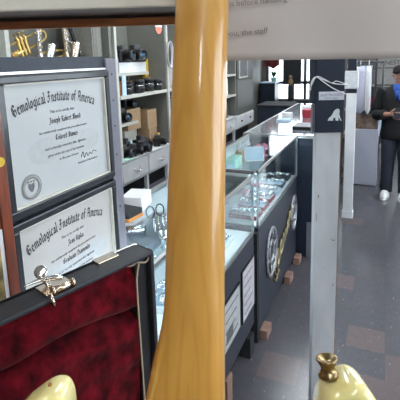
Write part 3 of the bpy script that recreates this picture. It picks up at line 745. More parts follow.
# local axes: x right, y up the neck, z towards the viewer
out = [(.111,0),(.1145,.013),(.122,.022),(.134,.029),(.142,.0295),(.150,.0245),(.158,.013),(.165,-.002),(.172,-.035),(.170,-.08),(.150,-.14),(.136,-.19),(.146,-.25),(.163,-.30),(.150,-.345),(.10,-.375),(.03,-.385),(-.05,-.382),(-.12,-.365),(-.16,-.32),(-.163,-.27),(-.14,-.21),(-.125,-.165),(-.138,-.11),(-.158,-.06),(-.158,-.02),(-.141,.0015),(-.130,.011),(-.119,.0185),(-.111,.0205),(-.1035,.018),(-.099,.009),(-.0965,-.008),(-.088,-.045),(-.068,-.078),(-.036,-.088),(.036,-.088),(.070,-.083),(.098,-.052),(.109,-.02)]
out = [(1.0955*u-.0011, (1.0955*v-.022) if v > -.09 else (-.1206+(v+.09)*.85)) for u, v in out]
outl = spline(out, 6)
def loc(px, py, d): return Vector(((px-200)*d/420+13*.37/420, (135-py)*d/420+265*.37/420, .37-d))
ar = sum(outl[i-1][0]*outl[i][1]-outl[i][0]*outl[i-1][1] for i in range(len(outl)))
if ar < 0: outl = outl[::-1]
MB().prism(outl, Matrix.Translation((0,0,-.045)), .045, .009, 5).build('body', M_['ivory'], gu, local=True)
s_ = .392/420
rows = []
for y, xl, xrr in ((500,138,227),(470,139,226.5),(440,141,226),(420,143.5,225.5),(400,147.5,225.3),(390,149.6,225.3),(380,151.8,225.2),(370,154.2,225.2),(360,156.6,225.2),(350,158.8,225.2),(340,160.4,225.2),(330,161.6,225.2),(315,162.3,225.2),(300,162.7,225.3),(250,164,225.5),(200,165.6,225.9),(150,167.5,226.6),(100,169.6,227.4),(60,171.6,228.3),(30,173,229),(0,174.2,229.5),(-50,177,231),(-100,180,232.5)):
    v = (400-y)*s_; c = ((xl+xrr)/2-187)*s_; hw = (xrr-xl)/2*s_
    dp = .0225 if y < 300 else .0225+.004*min(1,(y-300)/100)
    sq = 2.1 if y < 300 else 2.1+1.2*min(1,(y-300)/120)
    ring = [(c-hw, v, -.045), (c-hw, v, -.041)]
    for k in range(0, 25):
        a = PI-PI*k/24; ca, sa = math.cos(a), math.sin(a)
        ring.append((c+hw*math.copysign(abs(ca)**(2/sq), ca), v, -.041+dp*abs(sa)**(2/sq)))
    ring += [(c+hw, v, -.045)]
    rows.append(ring)
MB().loft(rows).build('neck', M_['maple'], gu, local=True)
mb = MB(); c0 = (206.2-187)*s_
mb.prism(spline([(-.021,0),(-.028,.03),(-.034,.06),(-.024,.09),(-.02,.14),(-.012,.175),(.012,.18),(.03,.16),(.032,.11),(.026,.06),(.021,.0)],5)[::-1], frame((c0,500*s_,-.05),(1,0,0),(0,1,0),(0,0,1)), .014, .002).build('headstock', M_['maple'], gu, local=True)
for k in range(6):
    tk = MB(); y = 500*s_+.035+.024*k
    tk.lathe([(.006,0),(.007,.004),(.005,.008),(.003,.012)], frame((c0+.002*k-.012,y,-.036),(1,0,0),(0,1,0),(0,0,1)), 12); tk.tube([(c0-.012+.002*k,y,-.03),(c0-.05+.002*k,y,-.03)], .002, 6); tk.sphere((c0-.055+.002*k,y,-.03),(.008,.005,.003))
    tk.build('tuner', M_['chrome'], gu, local=True)
# strap button on the long horn
sb = frame((.1265,.0265,-.0225),(.88,.47,0),(0,0,1),(.47,-.88,0))
sb = frame(loc(328.5,374,.398),(1,.12,0),(0,0,1),(-.12,1,0))
MB().lathe([(.0095,-.002),(.0098,.0005),(.0075,.003),(.0062,.0055),(.0068,.008),(.0085,.0115),(.0098,.014),(.0098,.0155),(.0082,.0155),(.004,.0125),(.0005,.0122)], sb, 28).build('strap_button', mat('aged brass', (.33,.24,.12), .3, 1., var=.25, scale=300), gu, local=True)
MB().lathe([(.0001,0),(.0019,.0002),(.0019,.0006),(.0001,.0008)], frame(loc(50,384.5,.379),(1,0,0),(0,.75,-.66),(0,.66,.75)), 12).build('screw_hole', mat('bare hole', (.35,.16,.05), .7), gu, local=True)

# ------------------------------------------------------------------ overhead shelf with a notice taped on it
e1 = Vector((.916,.399,0)).normalized(); e2 = Vector((-.399,.916,0)).normalized()
OS = thing('overhead_shelf', 'cream and brown overhead shelf hanging across the top of the view', 'shelf', M=frame((0,0,0), e1, e2, (0,0,1)))
# local: x along the shelf, y away from the viewer
zu = 1.666
MB().box((-.55,.452,zu-.0095),(.55,.462,zu+.036), .001).build('fascia', M_['cream_paint'], OS, local=True)
MB().box((-.55,.462,zu-.001),(.55,.612,zu+.012)).build('shelf_board', M_['grey_under'], OS, local=True)
MB().box((-.55,.598,zu-.0165),(.55,.606,zu-.0055), .001).build('batten', M_['redwood_h'], OS, local=True)
MB().box((-.55,.463,zu-.006),(.55,.478,zu-.001)).build('front_strip', mat('light grey strip', (.55,.53,.48), .5), OS, local=True)
MB().box((-.55,.604,zu-.007),(.55,.612,zu-.001)).build('recess_spacer', mat('dark grey spacer', (.1,.095,.09), .4, .1, var=.05), OS, local=True)  # dark spacer added to fill the recess above and behind the batten
for x in (-.5,.5): MB().tube([(x,.54,zu+.01),(x,.54,RZ)], .006, 10).build('hanging_rod', M_['alu'], OS, local=True)
no = thing('paper_notice', 'large grey paper notice hanging from the overhead shelf', 'notice', M=frame((0,0,0), e1, e2, (0,0,1)))
mb = MB(); nx = 30; g_ = []
for j in range(13):
    g_.append([mb.bm.verts.new((-.012+.3*i/nx, .4485-.004*((12-j)/12)**2+.0012*math.sin(i*.5+j*.2), 1.599-.004*i/nx+.1*j/12)) for i in range(nx+1)])
for j in range(12):
    for i in range(nx):
        f = mb.bm.faces.new((g_[j][i],g_[j][i+1],g_[j+1][i+1],g_[j+1][i])); f.smooth = True
sh = mb.build('sheet', M_['grey_paper'], no, local=True)
sd = sh.modifiers.new('thickness', 'SOLIDIFY'); sd.thickness = .0006; sd.offset = 1
NT = lambda x, z: frame((x,.4432,z),(.998,0,.06),(-.06,0,.998),(0,-1,0))
si_ = mat('soft print', (.2,.18,.17), .8)
for tx, x, z, sz in (('Please ask us before handling',-.007,1.6505,.0083),('Thank you, the staff',.004,1.6215,.0083)):
    mb = MB(); sans_text(mb, tx, NT(x,z), sz, 'LEFT', 0, .0001); mb.build('text_line', si_, no, local=True)

# ------------------------------------------------------------------ white posts
t = thing('white_post', 'nearest worn white wooden post carrying a black sign box', 'post', (-.19,1.545,0))
P0 = (-.184,1.545); ang = math.radians(20); RP = Matrix.Translation((P0[0],P0[1],0)) @ Matrix.Rotation(ang,4,'Z')
MB().obox(RP @ Matrix.Translation((0,0,.6675)), (.086,.05,1.335), .002).build('post', M_['post_white'], t)
MB().obox(RP @ Matrix.Translation((.0435,-.022,.6675)), (.003,.006,1.33)).build('worn_corner', M_['worn_edge'], t)
mb = MB()
for (u, z, w_, h_) in ((.028,.93,.01,.004),(.02,.935,.006,.003),(-.03,1.1,.004,.012),(.03,.75,.003,.01),(.0,.82,.004,.002),(-.036,1.02,.002,.03)):
    mb.obox(RP @ Matrix.Translation((u,-.0252,z)), (w_,.0008,h_))
mb.build('scuffs', M_['worn_edge'], t)
t = thing('sign_box', 'black sign box with white animal logo on the nearest white post', 'sign', (P0[0],P0[1],1.3355))
MB().obox(RP @ Matrix.Translation((.0015,0,1.3355+.18)), (.098,.06,.36), .002).build('box', M_['navy_lam'], t)
MB().obox(RP @ Matrix.Translation((-.055,-.012,1.44+.13)), (.02,.03,.26), .001).build('side_bracket', M_['navy_lam'], t)
MB().obox(RP @ Matrix.Translation((-.05,-.006,1.385)), (.011,.03,.1), .001).build('grey_bracket', M_['steel'], t)
MB().obox(RP @ Matrix.Translation((.006,-.031,1.4655)), (.086,.003,.029)).build('name_plate', mat('silver grey plate', (.62,.64,.72), .5), t)
mb = MB()
QM = RP @ frame((.006,-.0328,1.4655),(1,0,0),(0,0,1),(0,-1,0))
sans_text(mb, 'ELECTRONICS', QM @ Matrix.Translation((0,-.001,0)), .0115); sans_text(mb, 'AUDIO  VIDEO', QM @ Matrix.Translation((0,-.0105,0)), .007)
mb.build('plate_lettering', M_['grey_ink'], t)
lg = [(-.024,-.021),(-.02,-.012),(-.011,-.004),(-.006,.006),(-.002,.014),(.004,.019),(.011,.021),(.016,.017),(.0165,.009),(.015,.003),(.018,-.006),(.0205,-.015),(.025,-.0205),(.021,-.022),(.017,-.015),(.0135,-.008),(.0125,-.018),(.0145,-.021),(.004,-.021),(.002,-.012),(-.003,-.0095),(-.0055,-.015),(-.004,-.021)]
MB().prism(lg, RP @ frame((.019,-.0302,1.399),(1,0,0),(0,0,1),(0,-1,0)), .0012).build('animal_logo', mat('white logo', (.62,.68,.68), .5), t)
t = tag(MB().tube([RP @ Vector(p) for p in spline([(-.066,-.03,1.485),(-.064,-.036,1.515),(-.052,-.036,1.531),(-.03,-.036,1.524),(.01,-.036,1.508),(.05,-.036,1.503),(.061,-.03,1.5),(.058,.02,1.5),(.04,.036,1.503)],5,False)], .0019, 6)
      .tube([RP @ Vector(p) for p in spline([(-.064,-.03,1.50),(-.05,-.038,1.532),(-.025,-.038,1.515),(.01,-.037,1.491),(.045,-.036,1.474),(.06,-.03,1.469),(.058,.02,1.47)],5,False)], .0018, 6)
      .tube([RP @ Vector(p) for p in spline([(-.06,-.03,1.51),(-.046,-.0375,1.533),(-.02,-.0375,1.523),(.005,-.037,1.51),(.02,-.036,1.516),(.05,-.036,1.506),(.06,-.03,1.503)],5,False)], .0015, 6).build('cable', M_['white_paper']), 'thin white cable looped round the black sign box', 'cable')
# second post
t = thing('white_post', 'thin white post standing beyond the nearest one, white block on top', 'post', (-0.288,4.27,0))
MB().box((-0.333,4.24,0),(-0.243,4.30,1.25), .003).build('post', M_['white'], t)
MB().box((-0.336,4.24,1.25),(-0.240,4.30,1.29)).build('dark_collar', M_['navy_lam'], t)
MB().box((-0.353,4.23,1.29),(-0.228,4.31,1.46), .012).build('cap_block', mat('cool white block', (.72,.75,.78), .5), t)
MB().box((-0.328,4.245,1.46),(-0.248,4.295,1.62)).build('dark_head', M_['navy_lam'], t)
MB().box((-0.340,4.234,0),(-0.236,4.306,.07), .002).build('foot', M_['white'], t)

# ------------------------------------------------------------------ right background
t = thing('cabinet', 'low white cabinet on the floor behind the thin white post', 'cabinet', (-.17,5.65,0))
MB().box((-.36,5.43,.01),(-.045,5.9,.71), .004).build('body', mat('lilac white laminate', (.5,.52,.62), .5, var=.04), t)
MB().box((-.34,5.46,0),(-.065,5.88,.02)).build('plinth', M_['soft_black'], t)
MB().box((-.345,5.426,.03),(-.06,5.432,.7), .001).build('door', mat('lilac white door', (.52,.54,.64), .5, var=.03), t)
t = thing('storage_box', 'mottled brown box on the low white cabinet', 'box', (-.19,5.66,.71))
MB().box((-.34,5.46,.711),(-.05,5.86,.93), .01).build('body', M_['brownbox'], t)
MB().box((-.35,5.45,.9),(-.04,5.87,.94), .006).build('lid', M_['darkgrey'], t)
# hanging sleeves on a wall rack
t = thing('hanging_rack', 'dark metal rack holding white sleeves behind the thin post', 'rack', (-.2,5.42,.93))
MB().tube([(-.38,5.44,1.52),(-.02,5.44,1.52)], .012, 10).build('rail', M_['darkgrey'], t)
for x in (-.38,-.02): MB().tube([(x,5.44,.94),(x,5.44,1.53)], .012, 10).build('upright', M_['darkgrey'], t)
for (x, w_, mm, lab) in ((-.27,.12,'lilac','lilac, wider of the two'), (-.178,.065,'white_paper','white, narrower of the two')):
    rings = []
    for z, k_ in ((1.47,.75),(1.4,1.),(1.1,1.),(.97,.95),(.93,.6),(.905,.15)):
        rings.append([(x+w_/2*k_*math.cos(a), 5.36+.022*k_*math.sin(a)*(1.2 if z < 1.4 else .6), z) for a in [2*PI*q/16 for q in range(16)]])
    o = tag(MB().loft(rings).tube([(x,5.36,1.46),(x,5.38,1.53),(x,5.42,1.538),(x,5.445,1.534)], .004, 6).build('hanging_sleeve', M_[mm]), 'long hanging plastic sleeve, '+lab, 'sleeve', 'sleeves on the rack')
t = thing('sign_board', 'grey framed sign on a stand behind the person', 'sign', (.0,6.9,0))
MB().box((-.12,6.9,1.16),(.26,6.92,1.56), .003).build('board', mat('grey sign face', (.26,.25,.24), .6), t)
mb = MB()
for q in ((-.14,-.11,1.14,1.58),(.25,.28,1.14,1.58),(-.14,.28,1.14,1.165),(-.14,.28,1.555,1.58),(-.12,.26,1.4,1.415)): mb.box((q[0],6.885,q[2]),(q[1],6.925,q[3]))
mb.build('frame', M_['darkgrey'], t)
for x in (-.125,.265): MB().box((x-.015,6.9,0),(x+.015,6.93,1.15)).build('leg', M_['darkgrey'], t)
mb = MB(); sans_text(mb, 'FINEST', frame((.06,6.898,1.455),(1,0,0),(0,0,1),(0,-1,0)), .085); mb.build('sign_lettering', M_['ink'], t)
t = thing('gondola', 'grey metal display gondola at the back right', 'shelving', (-.13,7.7,0))
MB().box((-.6,7.75,0),(.34,7.8,1.5)).build('back_panel', M_['grey_cab'], t)
for z in (.3,.7,1.1): MB().box((-.6,7.35,z),(.34,7.75,z+.03)).build('shelf', M_['cream_edge'], t)
cols = ['cardboard','tan','white_paper','darkgrey','brownbox','red','ltblue','steel']; nm = dict(cardboard='brown cardboard',tan='tan',white_paper='white',darkgrey='dark grey',brownbox='mottled brown',red='red',ltblue='pale blue',steel='grey')
ordn = ['first','second','third','fourth','fifth','sixth','seventh','eighth','ninth','tenth','eleventh','twelfth']
for z, lev in ((.33,'bottom'),(.73,'middle'),(1.13,'top')):
    x = -.57
    for q in range(4):
        w_ = random.uniform(.14,.21); h_ = random.uniform(.15,.32); c_ = random.choice(cols)
        tag(MB().box((x,7.42,z),(x+w_,7.7,z+h_), .004).build('carton', M_[c_]), '%s carton on the %s shelf of the grey gondola, %s from the left' % (nm[c_], lev, ordn[q]), 'carton', 'cartons on the gondola')
        x += w_+.01
tag(MB().lathe([(.06,0),(.075,.02),(.085,.3),(.075,.52),(.05,.54)], Matrix.Translation((.05,5.5,.001)), 20).build('umbrella_stand', mat('beige enamel', (.5,.47,.43), .5)), 'slim beige bin on the floor beside the low white cabinet', 'bin')
t = thing('wall_lamp', 'small warm peach lamp on a dark stand behind the thin white post', 'lamp', (-.36,5.7,0))
MB().lathe([(.09,0),(.09,.02),(.015,.04),(.015,1.4),(.03,1.42)], Matrix.Translation((-.42,6.1,0)), 16).build('stand', M_['darkgrey'], t)
MB().lathe([(.03,1.4),(.055,1.44),(.05,1.56),(.02,1.6)], Matrix.Translation((-.42,6.1,0)), 16).build('shade', emis('warm lamp shade', (1.,.62,.4), 1.0), t)

# ------------------------------------------------------------------ far end
t = thing('cross_counter', 'dark navy counter across the far end of the shop', 'counter', (-1.5,6.75,0))
MB().box((-1.86,6.5,0),(-.95,7.1,.84), .004).build('body', M_['navy_lam'], t)
MB().box((-1.87,6.48,.84),(-.94,7.12,.87), .003).build('top', M_['soft_black'], t)
tag(MB().box((-1.3,6.85,.871),(-1.05,7.0,.92), .003).build('flat_box', M_['soft_black']), 'long black box on the far cross counter', 'box')
t = thing('monitor', 'black flat screen standing at the far window', 'monitor', (-1.58,8.1,1.1))
MB().box((-1.78,8.0,1.1),(-1.44,8.05,1.62), .004).build('screen', M_['soft_black'], t)
MB().box((-1.65,8.0,.75),(-1.57,8.06,1.1)).build('stem', M_['soft_black'], t)
MB().box((-1.75,7.9,0),(-1.45,8.2,.75), .004).build('pedestal', M_['navy_lam'], t)
t = thing('ornament', 'small brown figurine on a black stand before the far black screen', 'figurine', (-1.62,7.93,.751))
MB().sphere((-1.62,7.93,1.14),(.05,.035,.075)).sphere((-1.62,7.92,1.24),(.035,.032,.036)).build('figure', M_['cardboard'], t)
MB().lathe([(.05,-.309),(.05,.03)], Matrix.Translation((-1.62,7.93,1.06)), 14).build('pedestal', M_['soft_black'], t)
for (x, z, r, mm, lab) in ((-2.2,1.52,.1,'red','dark red cloth bundle hanging in the far window'), (-2.2,1.15,.1,'mint','green plant pot shape on the far window sill')):
    pass
t = thing('cabinet', 'small navy cabinet under the far window plant', 'cabinet', (-2.07,8.4,0))
MB().box((-2.28,8.2,.05),(-1.98,8.56,1.11), .004).build('body', M_['navy_lam'], t)
MB().box((-2.29,8.19,1.11),(-1.97,8.56,1.13), .003).build('top', M_['ltblue'], t)
MB().box((-2.26,8.22,0),(-2.,8.54,.05)).build('plinth', M_['soft_black'], t)
t = thing('plant', 'green potted plant on the far window sill', 'plant', (-2.05,8.4,1.131))
MB().lathe([(.05,0),(.07,.09),(.06,.09)], Matrix.Translation((-2.05,8.4,1.131)), 16).build('pot', M_['mint'], t)
mb = MB()
for q in range(26):
    a = random.uniform(0,2*PI); h_ = random.uniform(.08,.2); r_ = random.uniform(.05,.13)
    mb.tube([(-2.05,8.4,1.21),(-2.05+r_*.5*math.cos(a),8.4+r_*.4*math.sin(a),1.21+h_*.7),(-2.05+r_*math.cos(a),8.4+r_*.3*math.sin(a),1.21+h_*.6)], [.004,.012,.002], 5)
mb.build('foliage', mat('leaf green', (.02,.11,.05), .5, var=.3), t)
t = thing('banner', 'dark red hanging banner at the far window top', 'banner', (-2.1,8.3,1.45))
MB().tube([(-2.25,8.4,1.95),(-1.9,8.4,1.95)], .01, 8).build('rod', M_['darkgrey'], t)
mb = MB(); a_ = [[mb.bm.verts.new((-2.24+.03*i, 8.4+.012*math.sin(i*1.3), z+.03*math.sin(i*.8))) for i in range(11)] for z in (1.42,1.65,1.95)]
for r0_, r1_ in zip(a_, a_[1:]):
    for i in range(10): mb.bm.faces.new((r0_[i],r0_[i+1],r1_[i+1],r1_[i])).smooth = True
o = mb.build('cloth', mat('dark red cloth', (.22,.03,.03), .8, var=.3), t); sd = o.modifiers.new('thickness','SOLIDIFY'); sd.thickness = .004

# ------------------------------------------------------------------ wall shelving (left)
XF, XK = -1.9, -2.32
def bay(label, y0, y1, shelves, drawers=2, top=2.2):
    t = thing('shelving_unit', label, 'shelving', (XF,(y0+y1)/2,0))
    MB().box((XK,y0,.62),(XK+.015,y1,top)).build('back_panel', M_['grey_metal'], t)
    MB().box((XK,y0,.8),(XF,y0+.03,top), .002).build('upright', M_['cream_edge'], t)
    MB().box((XK,y1-.03,.8),(XF,y1-.002,top), .002).build('upright', M_['grey_metal'], t)
    for z, d_, ya, yb in shelves:
        MB().box((XK+.015,ya,z-.022),(XF-d_,yb,z)).box((XF-d_-.002,ya,z-.024),(XF-d_+.006,yb,z+.003)).build('shelf', M_['cream_edge'], t)
    MB().box((XK,y0,.6),(XF-.02,y1-.002,.8)).build('drawer_carcass', M_['white'], t)
    MB().box((XK,y0,.8),(XF+.012,y1-.002,.815), .002).build('worktop', M_['white'], t)
    w = (y1-y0-.03)/drawers
    for k_ in range(drawers):
        a = y0+.012+k_*(w+.012); bb = a+w-.014
        d = MB().box((XF-.02,a,.625),(XF,bb,.79), .003).build('drawer', M_['white'], t)
        m_ = (a+bb)/2
        MB().tube(spline([(XF,m_-.045,.715),(XF+.022,m_-.04,.705),(XF+.028,m_,.695),(XF+.022,m_+.04,.705),(XF,m_+.045,.715)],4,False), .006, 8).build('handle', M_['chrome'], d)
    MB().box((XK,y0,.05),(XF-.12,y1-.002,.6)).build('void_shade_block', M_['soft_black'], t)  # solid black block painted for the dark of the void under the drawers
    for yy in (y0+.01, (y0+y1)/2, y1-.03): MB().box((XF-.05,yy-.015,0),(XF-.02,yy+.015,.6)).build('leg', M_['white'], t)
    MB().box((XF-.07,y0,.42),(XF-.04,y1-.002,.47)).build('lower_rail', M_['steel'], t)
    return t
bay('grey shelving unit with brass instruments behind the diploma board', 1.72,2.70, [(1.6,.06,1.75,2.67),(1.2,.06,1.75,2.67)])
bay('grey shelving unit of cameras and lenses left of the guitar neck', 2.74,3.575, [(1.335,0,2.77,3.545),(1.085,.12,2.77,3.2),(1.51,.14,2.77,3.46)])
bay('grey shelving unit mostly hidden behind the guitar neck', 3.58,4.4, [(1.335,0,3.61,4.37),(1.085,.12,3.61,4.37)])
bay('grey shelving unit just right of the guitar neck', 4.405,5.6, [(1.12,0,4.44,5.57),(1.4,0,4.44,5.57)], 2, 1.9)
# tall grey cabinet
t = thing('tall_cabinet', 'tall grey cabinet at the far end of the wall shelving', 'cabinet', (-2.05,6.0,0))
MB().box((XK,5.61,.8),(XF-.02,6.46,2.0), .003).build('body', M_['grey_cab'], t)
MB().box((XF-.02,5.66,.9),(XF,6.42,1.3), .003).build('door', mat('grey door', (.15,.148,.14), .5), t)
MB().box((XF-.02,5.66,1.32),(XF,6.42,1.95), .003).build('door', mat('darker grey door', (.1,.098,.095), .5), t)
for k_ in range(2):
    a = 5.62+k_*.42; d = MB().box((XF-.02,a,.625),(XF,a+.405,.79), .003).build('drawer', M_['white'], t)
    MB().sphere((XF+.008,a+.2,.71), .014).build('knob', M_['darkgrey'], d)
MB().box((XK,5.61,.6),(XF-.02,6.46,.8)).build('drawer_carcass', M_['cream_edge'], t)
MB().box((XK,5.61,0),(XF-.1,6.46,.6)).build('base', M_['soft_black'], t)
t = thing('picture', 'dark framed picture on the tall grey cabinet door', 'picture', (XF,5.9,1.4))
MB().box((XF+.001,5.72,1.33),(XF+.012,6.12,1.66)).build('frame', M_['cream_edge'], t)
MB().box((XF+.01,5.745,1.355),(XF+.014,6.095,1.635)).build('print', mat('dark print', (.05,.05,.055), .4, var=.8, scale=9), t)

# goods on the shelving
def camera_obj(label, loc, rz, sc, group):
    t = thing('camera', label, 'camera', loc, group)
    MB().box((-.035,-.07,0),(.035,.07,.085), .01).build('camera_body', M_['black'], t, local=True)
    MB().box((-.03,-.025,.08),(.03,.025,.115), .009).build('viewfinder_hump', M_['darkgrey'], t, local=True)
    MB().lathe([(.032,.03),(.034,.035),(.034,.07),(.037,.072),(.037,.095),(.03,.096),(.026,.085),(.001,.082)], frame((0,0,.045),(0,1,0),(0,0,1),(1,0,0)), 20).build('lens', M_['black'], t, local=True)
    MB().lathe([(.025,.083),(.012,.09),(.0005,.092)], frame((0,0,.045),(0,1,0),(0,0,1),(1,0,0)), 16, False).build('front_glass', mat('blue coated lens', (.05,.1,.16), .05, .3), t, local=True)
    MB().box((.034,.03,.045),(.037,.066,.075)).build('silver_badge', M_['silver'], t, local=True)
    t.rotation_euler = (0,0,rz); t.scale = (sc,)*3
    return t
def lens_obj(label, loc, group):
    t = thing('camera_lens', label, 'camera lens', loc, group)
    MB().lathe([(.033,0),(.034,.004),(.034,.02),(.037,.022),(.037,.045),(.034,.047),(.034,.065),(.039,.07),(.039,.085),(.034,.086),(.03,.078),(.001,.074)], Matrix(), 20).build('barrel', M_['black'], t, local=True)
    mb = MB(); ring_flat(mb, Matrix.Translation((0,0,.047)), .0345, .0352, .003, 20); mb.build('silver_band', M_['silver'], t, local=True)
    return t
GCM = 'cameras on the wall shelving'
cam0 = camera_obj('black camera topmost on the upper shelf, beside the hanging red tag', (-2.09,3.1,1.6), .1, 1.25, GCM)
tag(MB().box((-2.26,2.98,1.511),(-2.06,3.46,1.6), .004).build('box', M_['white']), 'white box on the upper shelf under the camera', 'box')
dup(cam0, (-2.1,3.34,1.601), 'black camera on the upper white box, right of the other', -.35, None, 1.35)
tag(MB().lathe([(.05,0),(.055,.01),(.055,.11),(.05,.13)], frame((-2.08,2.95,1.511),(1,0,0),(0,1,0),(0,0,1)), 18).build('cup', M_['steel']), 'grey canister at the left end of the upper shelf', 'canister')
tag(MB().box((-2.12,3.47,1.46),(-2.08,3.54,1.63), .012).build('yellow_case', M_['yellow']), 'yellow plastic case leaning beside the upper shelf', 'case') 
t = tag(MB().box((-2.14,3.4,1.336),(-2.06,3.54,1.459), .004).build('box', M_['cardboard']), 'brown box under the yellow case on the lens shelf', 'box')
tag(MB().box((-2.27,3.12,1.336),(-2.15,3.4,1.44), .004).build('box', M_['cardboard']), 'long brown box behind the row of lenses', 'box')
t = thing('amber_jar', 'brown glass jar at the left end of the lens shelf', 'jar', (-1.97,2.83,1.336))
MB().lathe([(.035,0),(.04,.01),(.04,.1),(.025,.125),(.028,.14)], Matrix(), 18).build('body', mat('amber glass', (.22,.08,.03), .15), t, local=True)
MB().lathe([(.03,.14),(.03,.16)], Matrix(), 16).build('lid', M_['darkgrey'], t, local=True)
tag(MB().obox(Matrix.Translation((-1.93,2.88,1.336+.08)) @ Matrix.Rotation(.15,4,'Z'), (.006,.07,.16)).build('price_card', M_['ltblue']), 'pale blue price card standing beside the brown jar', 'card')
l0 = None
for q, (x, y) in enumerate(((-1.96,2.98),(-2.0,3.07),(-1.95,3.13),(-1.98,3.22),(-2.03,3.30),(-1.97,3.34),(-2.0,3.43),(-1.95,3.47))):
    lab = 'black camera lens in the row on the lens shelf, %s from the brown jar' % ordn[q]
    if l0 is None: l0 = lens_obj(lab, (x,y,1.336), 'lenses on the lens shelf')
    else: dup(l0, (x,y,1.336), lab, 0, 'lenses on the lens shelf', .95+.4*(q % 3)/2)
for q, (x, y, z, rz, sc, where) in enumerate(((-2.1,2.88,1.086,.1,1.05,'left on the short riser shelf'),(-2.1,3.05,1.086,-.2,1.1,'right on the short riser shelf'),(-1.97,2.86,.816,.1,1.,'at the front left of the white worktop'),(-2.05,3.0,.816,.2,1.2,'second on the white worktop'),
                                   (-2.0,3.2,.816,-.3,1.15,'in the middle of the white worktop'),(-2.2,2.9,.816,0,1.1,'at the back left of the white worktop'),(-2.12,3.17,1.191,.1,1.0,'on the stacked tan carton'),(-1.94,2.97,.816,.5,.9,'beside the small pale bottle'),(-1.93,3.11,.816,0,.85,'fourth along the front of the worktop'),(-1.95,3.41,.816,.4,.9,'at the right end of the white worktop'))):
    dup(cam0, (x,y,z), 'black camera standing '+where, rz, GCM, sc)
tag(MB().box((-2.25,3.08,1.0),(-2.05,3.3,1.19), .004).build('box', M_['tan']), 'wide tan carton stacked on the cream box', 'box')
tag(MB().box((-2.25,3.1,.816),(-2.1,3.3,.999), .004).build('box', M_['cream_edge']), 'cream box standing on the white worktop', 'box')
tag(MB().box((-2.12,3.34,.98),(-2.0,3.51,1.16), .004).build('box', M_['tan']), 'tan cardboard box on the narrow tan box', 'box') 
tag(MB().box((-2.13,3.36,.816),(-2.0,3.5,.979), .004).build('box', M_['tan']), 'narrow tan box beside the cream box', 'box')
tag(MB().lathe([(.02,0),(.022,.08),(.01,.1),(.01,.13)], Matrix.Translation((-1.96,2.98,.816)), 12).build('bottle', M_['ltblue']), 'small pale bottle among the cameras on the worktop', 'bottle')
tag(MB().lathe([(.03,0),(.035,.02),(.012,.06),(.03,.1),(.02,.11)], Matrix.Translation((-1.99,3.49,.816)), 14).build('brass_ornament', M_['brass']), 'small brass ornament at the right end of the worktop', 'ornament')
tag(MB().box((-1.99,2.76,.816),(-1.87,2.9,.826)).build('card', M_['mint']), 'mint green card lying over the worktop edge', 'card')
# red and white tag hung on the upright, cable hank
t = thing('hanging_tag', 'red and white paper tag hanging high on the shelving upright', 'tag', (-1.9,3.45,1.93))
MB().prism([(-.06,.05),(-.055,.015),(-.03,-.012),(0,-.022),(.03,-.012),(.055,.015),(.06,.05)], frame((-1.895,3.43,1.865),(0,1,0),(0,0,1),(1,0,0)), .003).build('tag', mat('coral card', (.8,.2,.12), .6, var=.25, scale=25), t)
MB().prism([(-.06,.0),(-.06,-.03),(.06,-.03),(.06,0)], frame((-1.895,3.43,1.935),(0,1,0),(0,0,1),(1,0,0)), .004).build('header', M_['white_paper'], t)
MB().tube([(-1.893,3.43,1.935),(-1.893,3.43,2.1),(-1.91,3.545,2.12)], .002, 5).build('string', M_['cord'], t)
mb = MB()
for q in range(4):
    mb.tube([(-1.885+.006*q, 3.6+.05*math.cos(a)*(1+.06*q), 1.66+.11*math.sin(a)*(1+.04*q)) for a in [2*PI*k/24 for k in range(24)]], .005, 6, True)
tag(mb.tube([(-1.9,3.6,1.77),(-1.885,3.6,1.77)], .006, 6).build('cable_hank', mat('pale cable', (.5,.49,.5), .6)), 'coiled pale cable hank hanging on the shelving upright', 'cable')
# hidden bay and right bay
for q, (y, z, c_, w_, h_) in enumerate(((3.7,.816,'cardboard',.2,.2),(3.95,.816,'darkgrey',.18,.15),(4.2,.816,'tan',.15,.22),(3.72,1.336,'tan',.18,.15),(4.0,1.336,'white_paper',.2,.2),(3.8,1.086,'darkgrey',.16,.12),(4.15,1.086,'red',.16,.12))):
    tag(MB().box((-2.25,y,z),(-2.05,y+w_,z+h_), .004).build('carton', M_[c_]), '%s carton in the unit hidden by the neck, %s' % (nm[c_], ['bottom left','bottom middle','bottom right','top left','top right','riser left','riser right'][q]), 'carton', 'cartons behind the neck')
q = 0
for z, lev in ((.816,'worktop'),(1.121,'middle shelf'),(1.401,'top shelf')):
    y = 4.5
    for k_ in range(7):
        w_ = random.uniform(.09,.15); h_ = random.uniform(.1,.24); c_ = random.choice(['darkgrey','white_paper','steel','soft_black','ltblue'])
        tag(MB().box((-2.2,y,z),(-1.93-random.uniform(0,.06),y+w_,z+h_), .004).build('carton', M_[c_]), '%s carton on the %s right of the neck, %s from the left' % (dict(nm, soft_black='black')[c_], lev, ordn[k_]), 'carton', 'cartons right of the neck')
        y += w_+.012
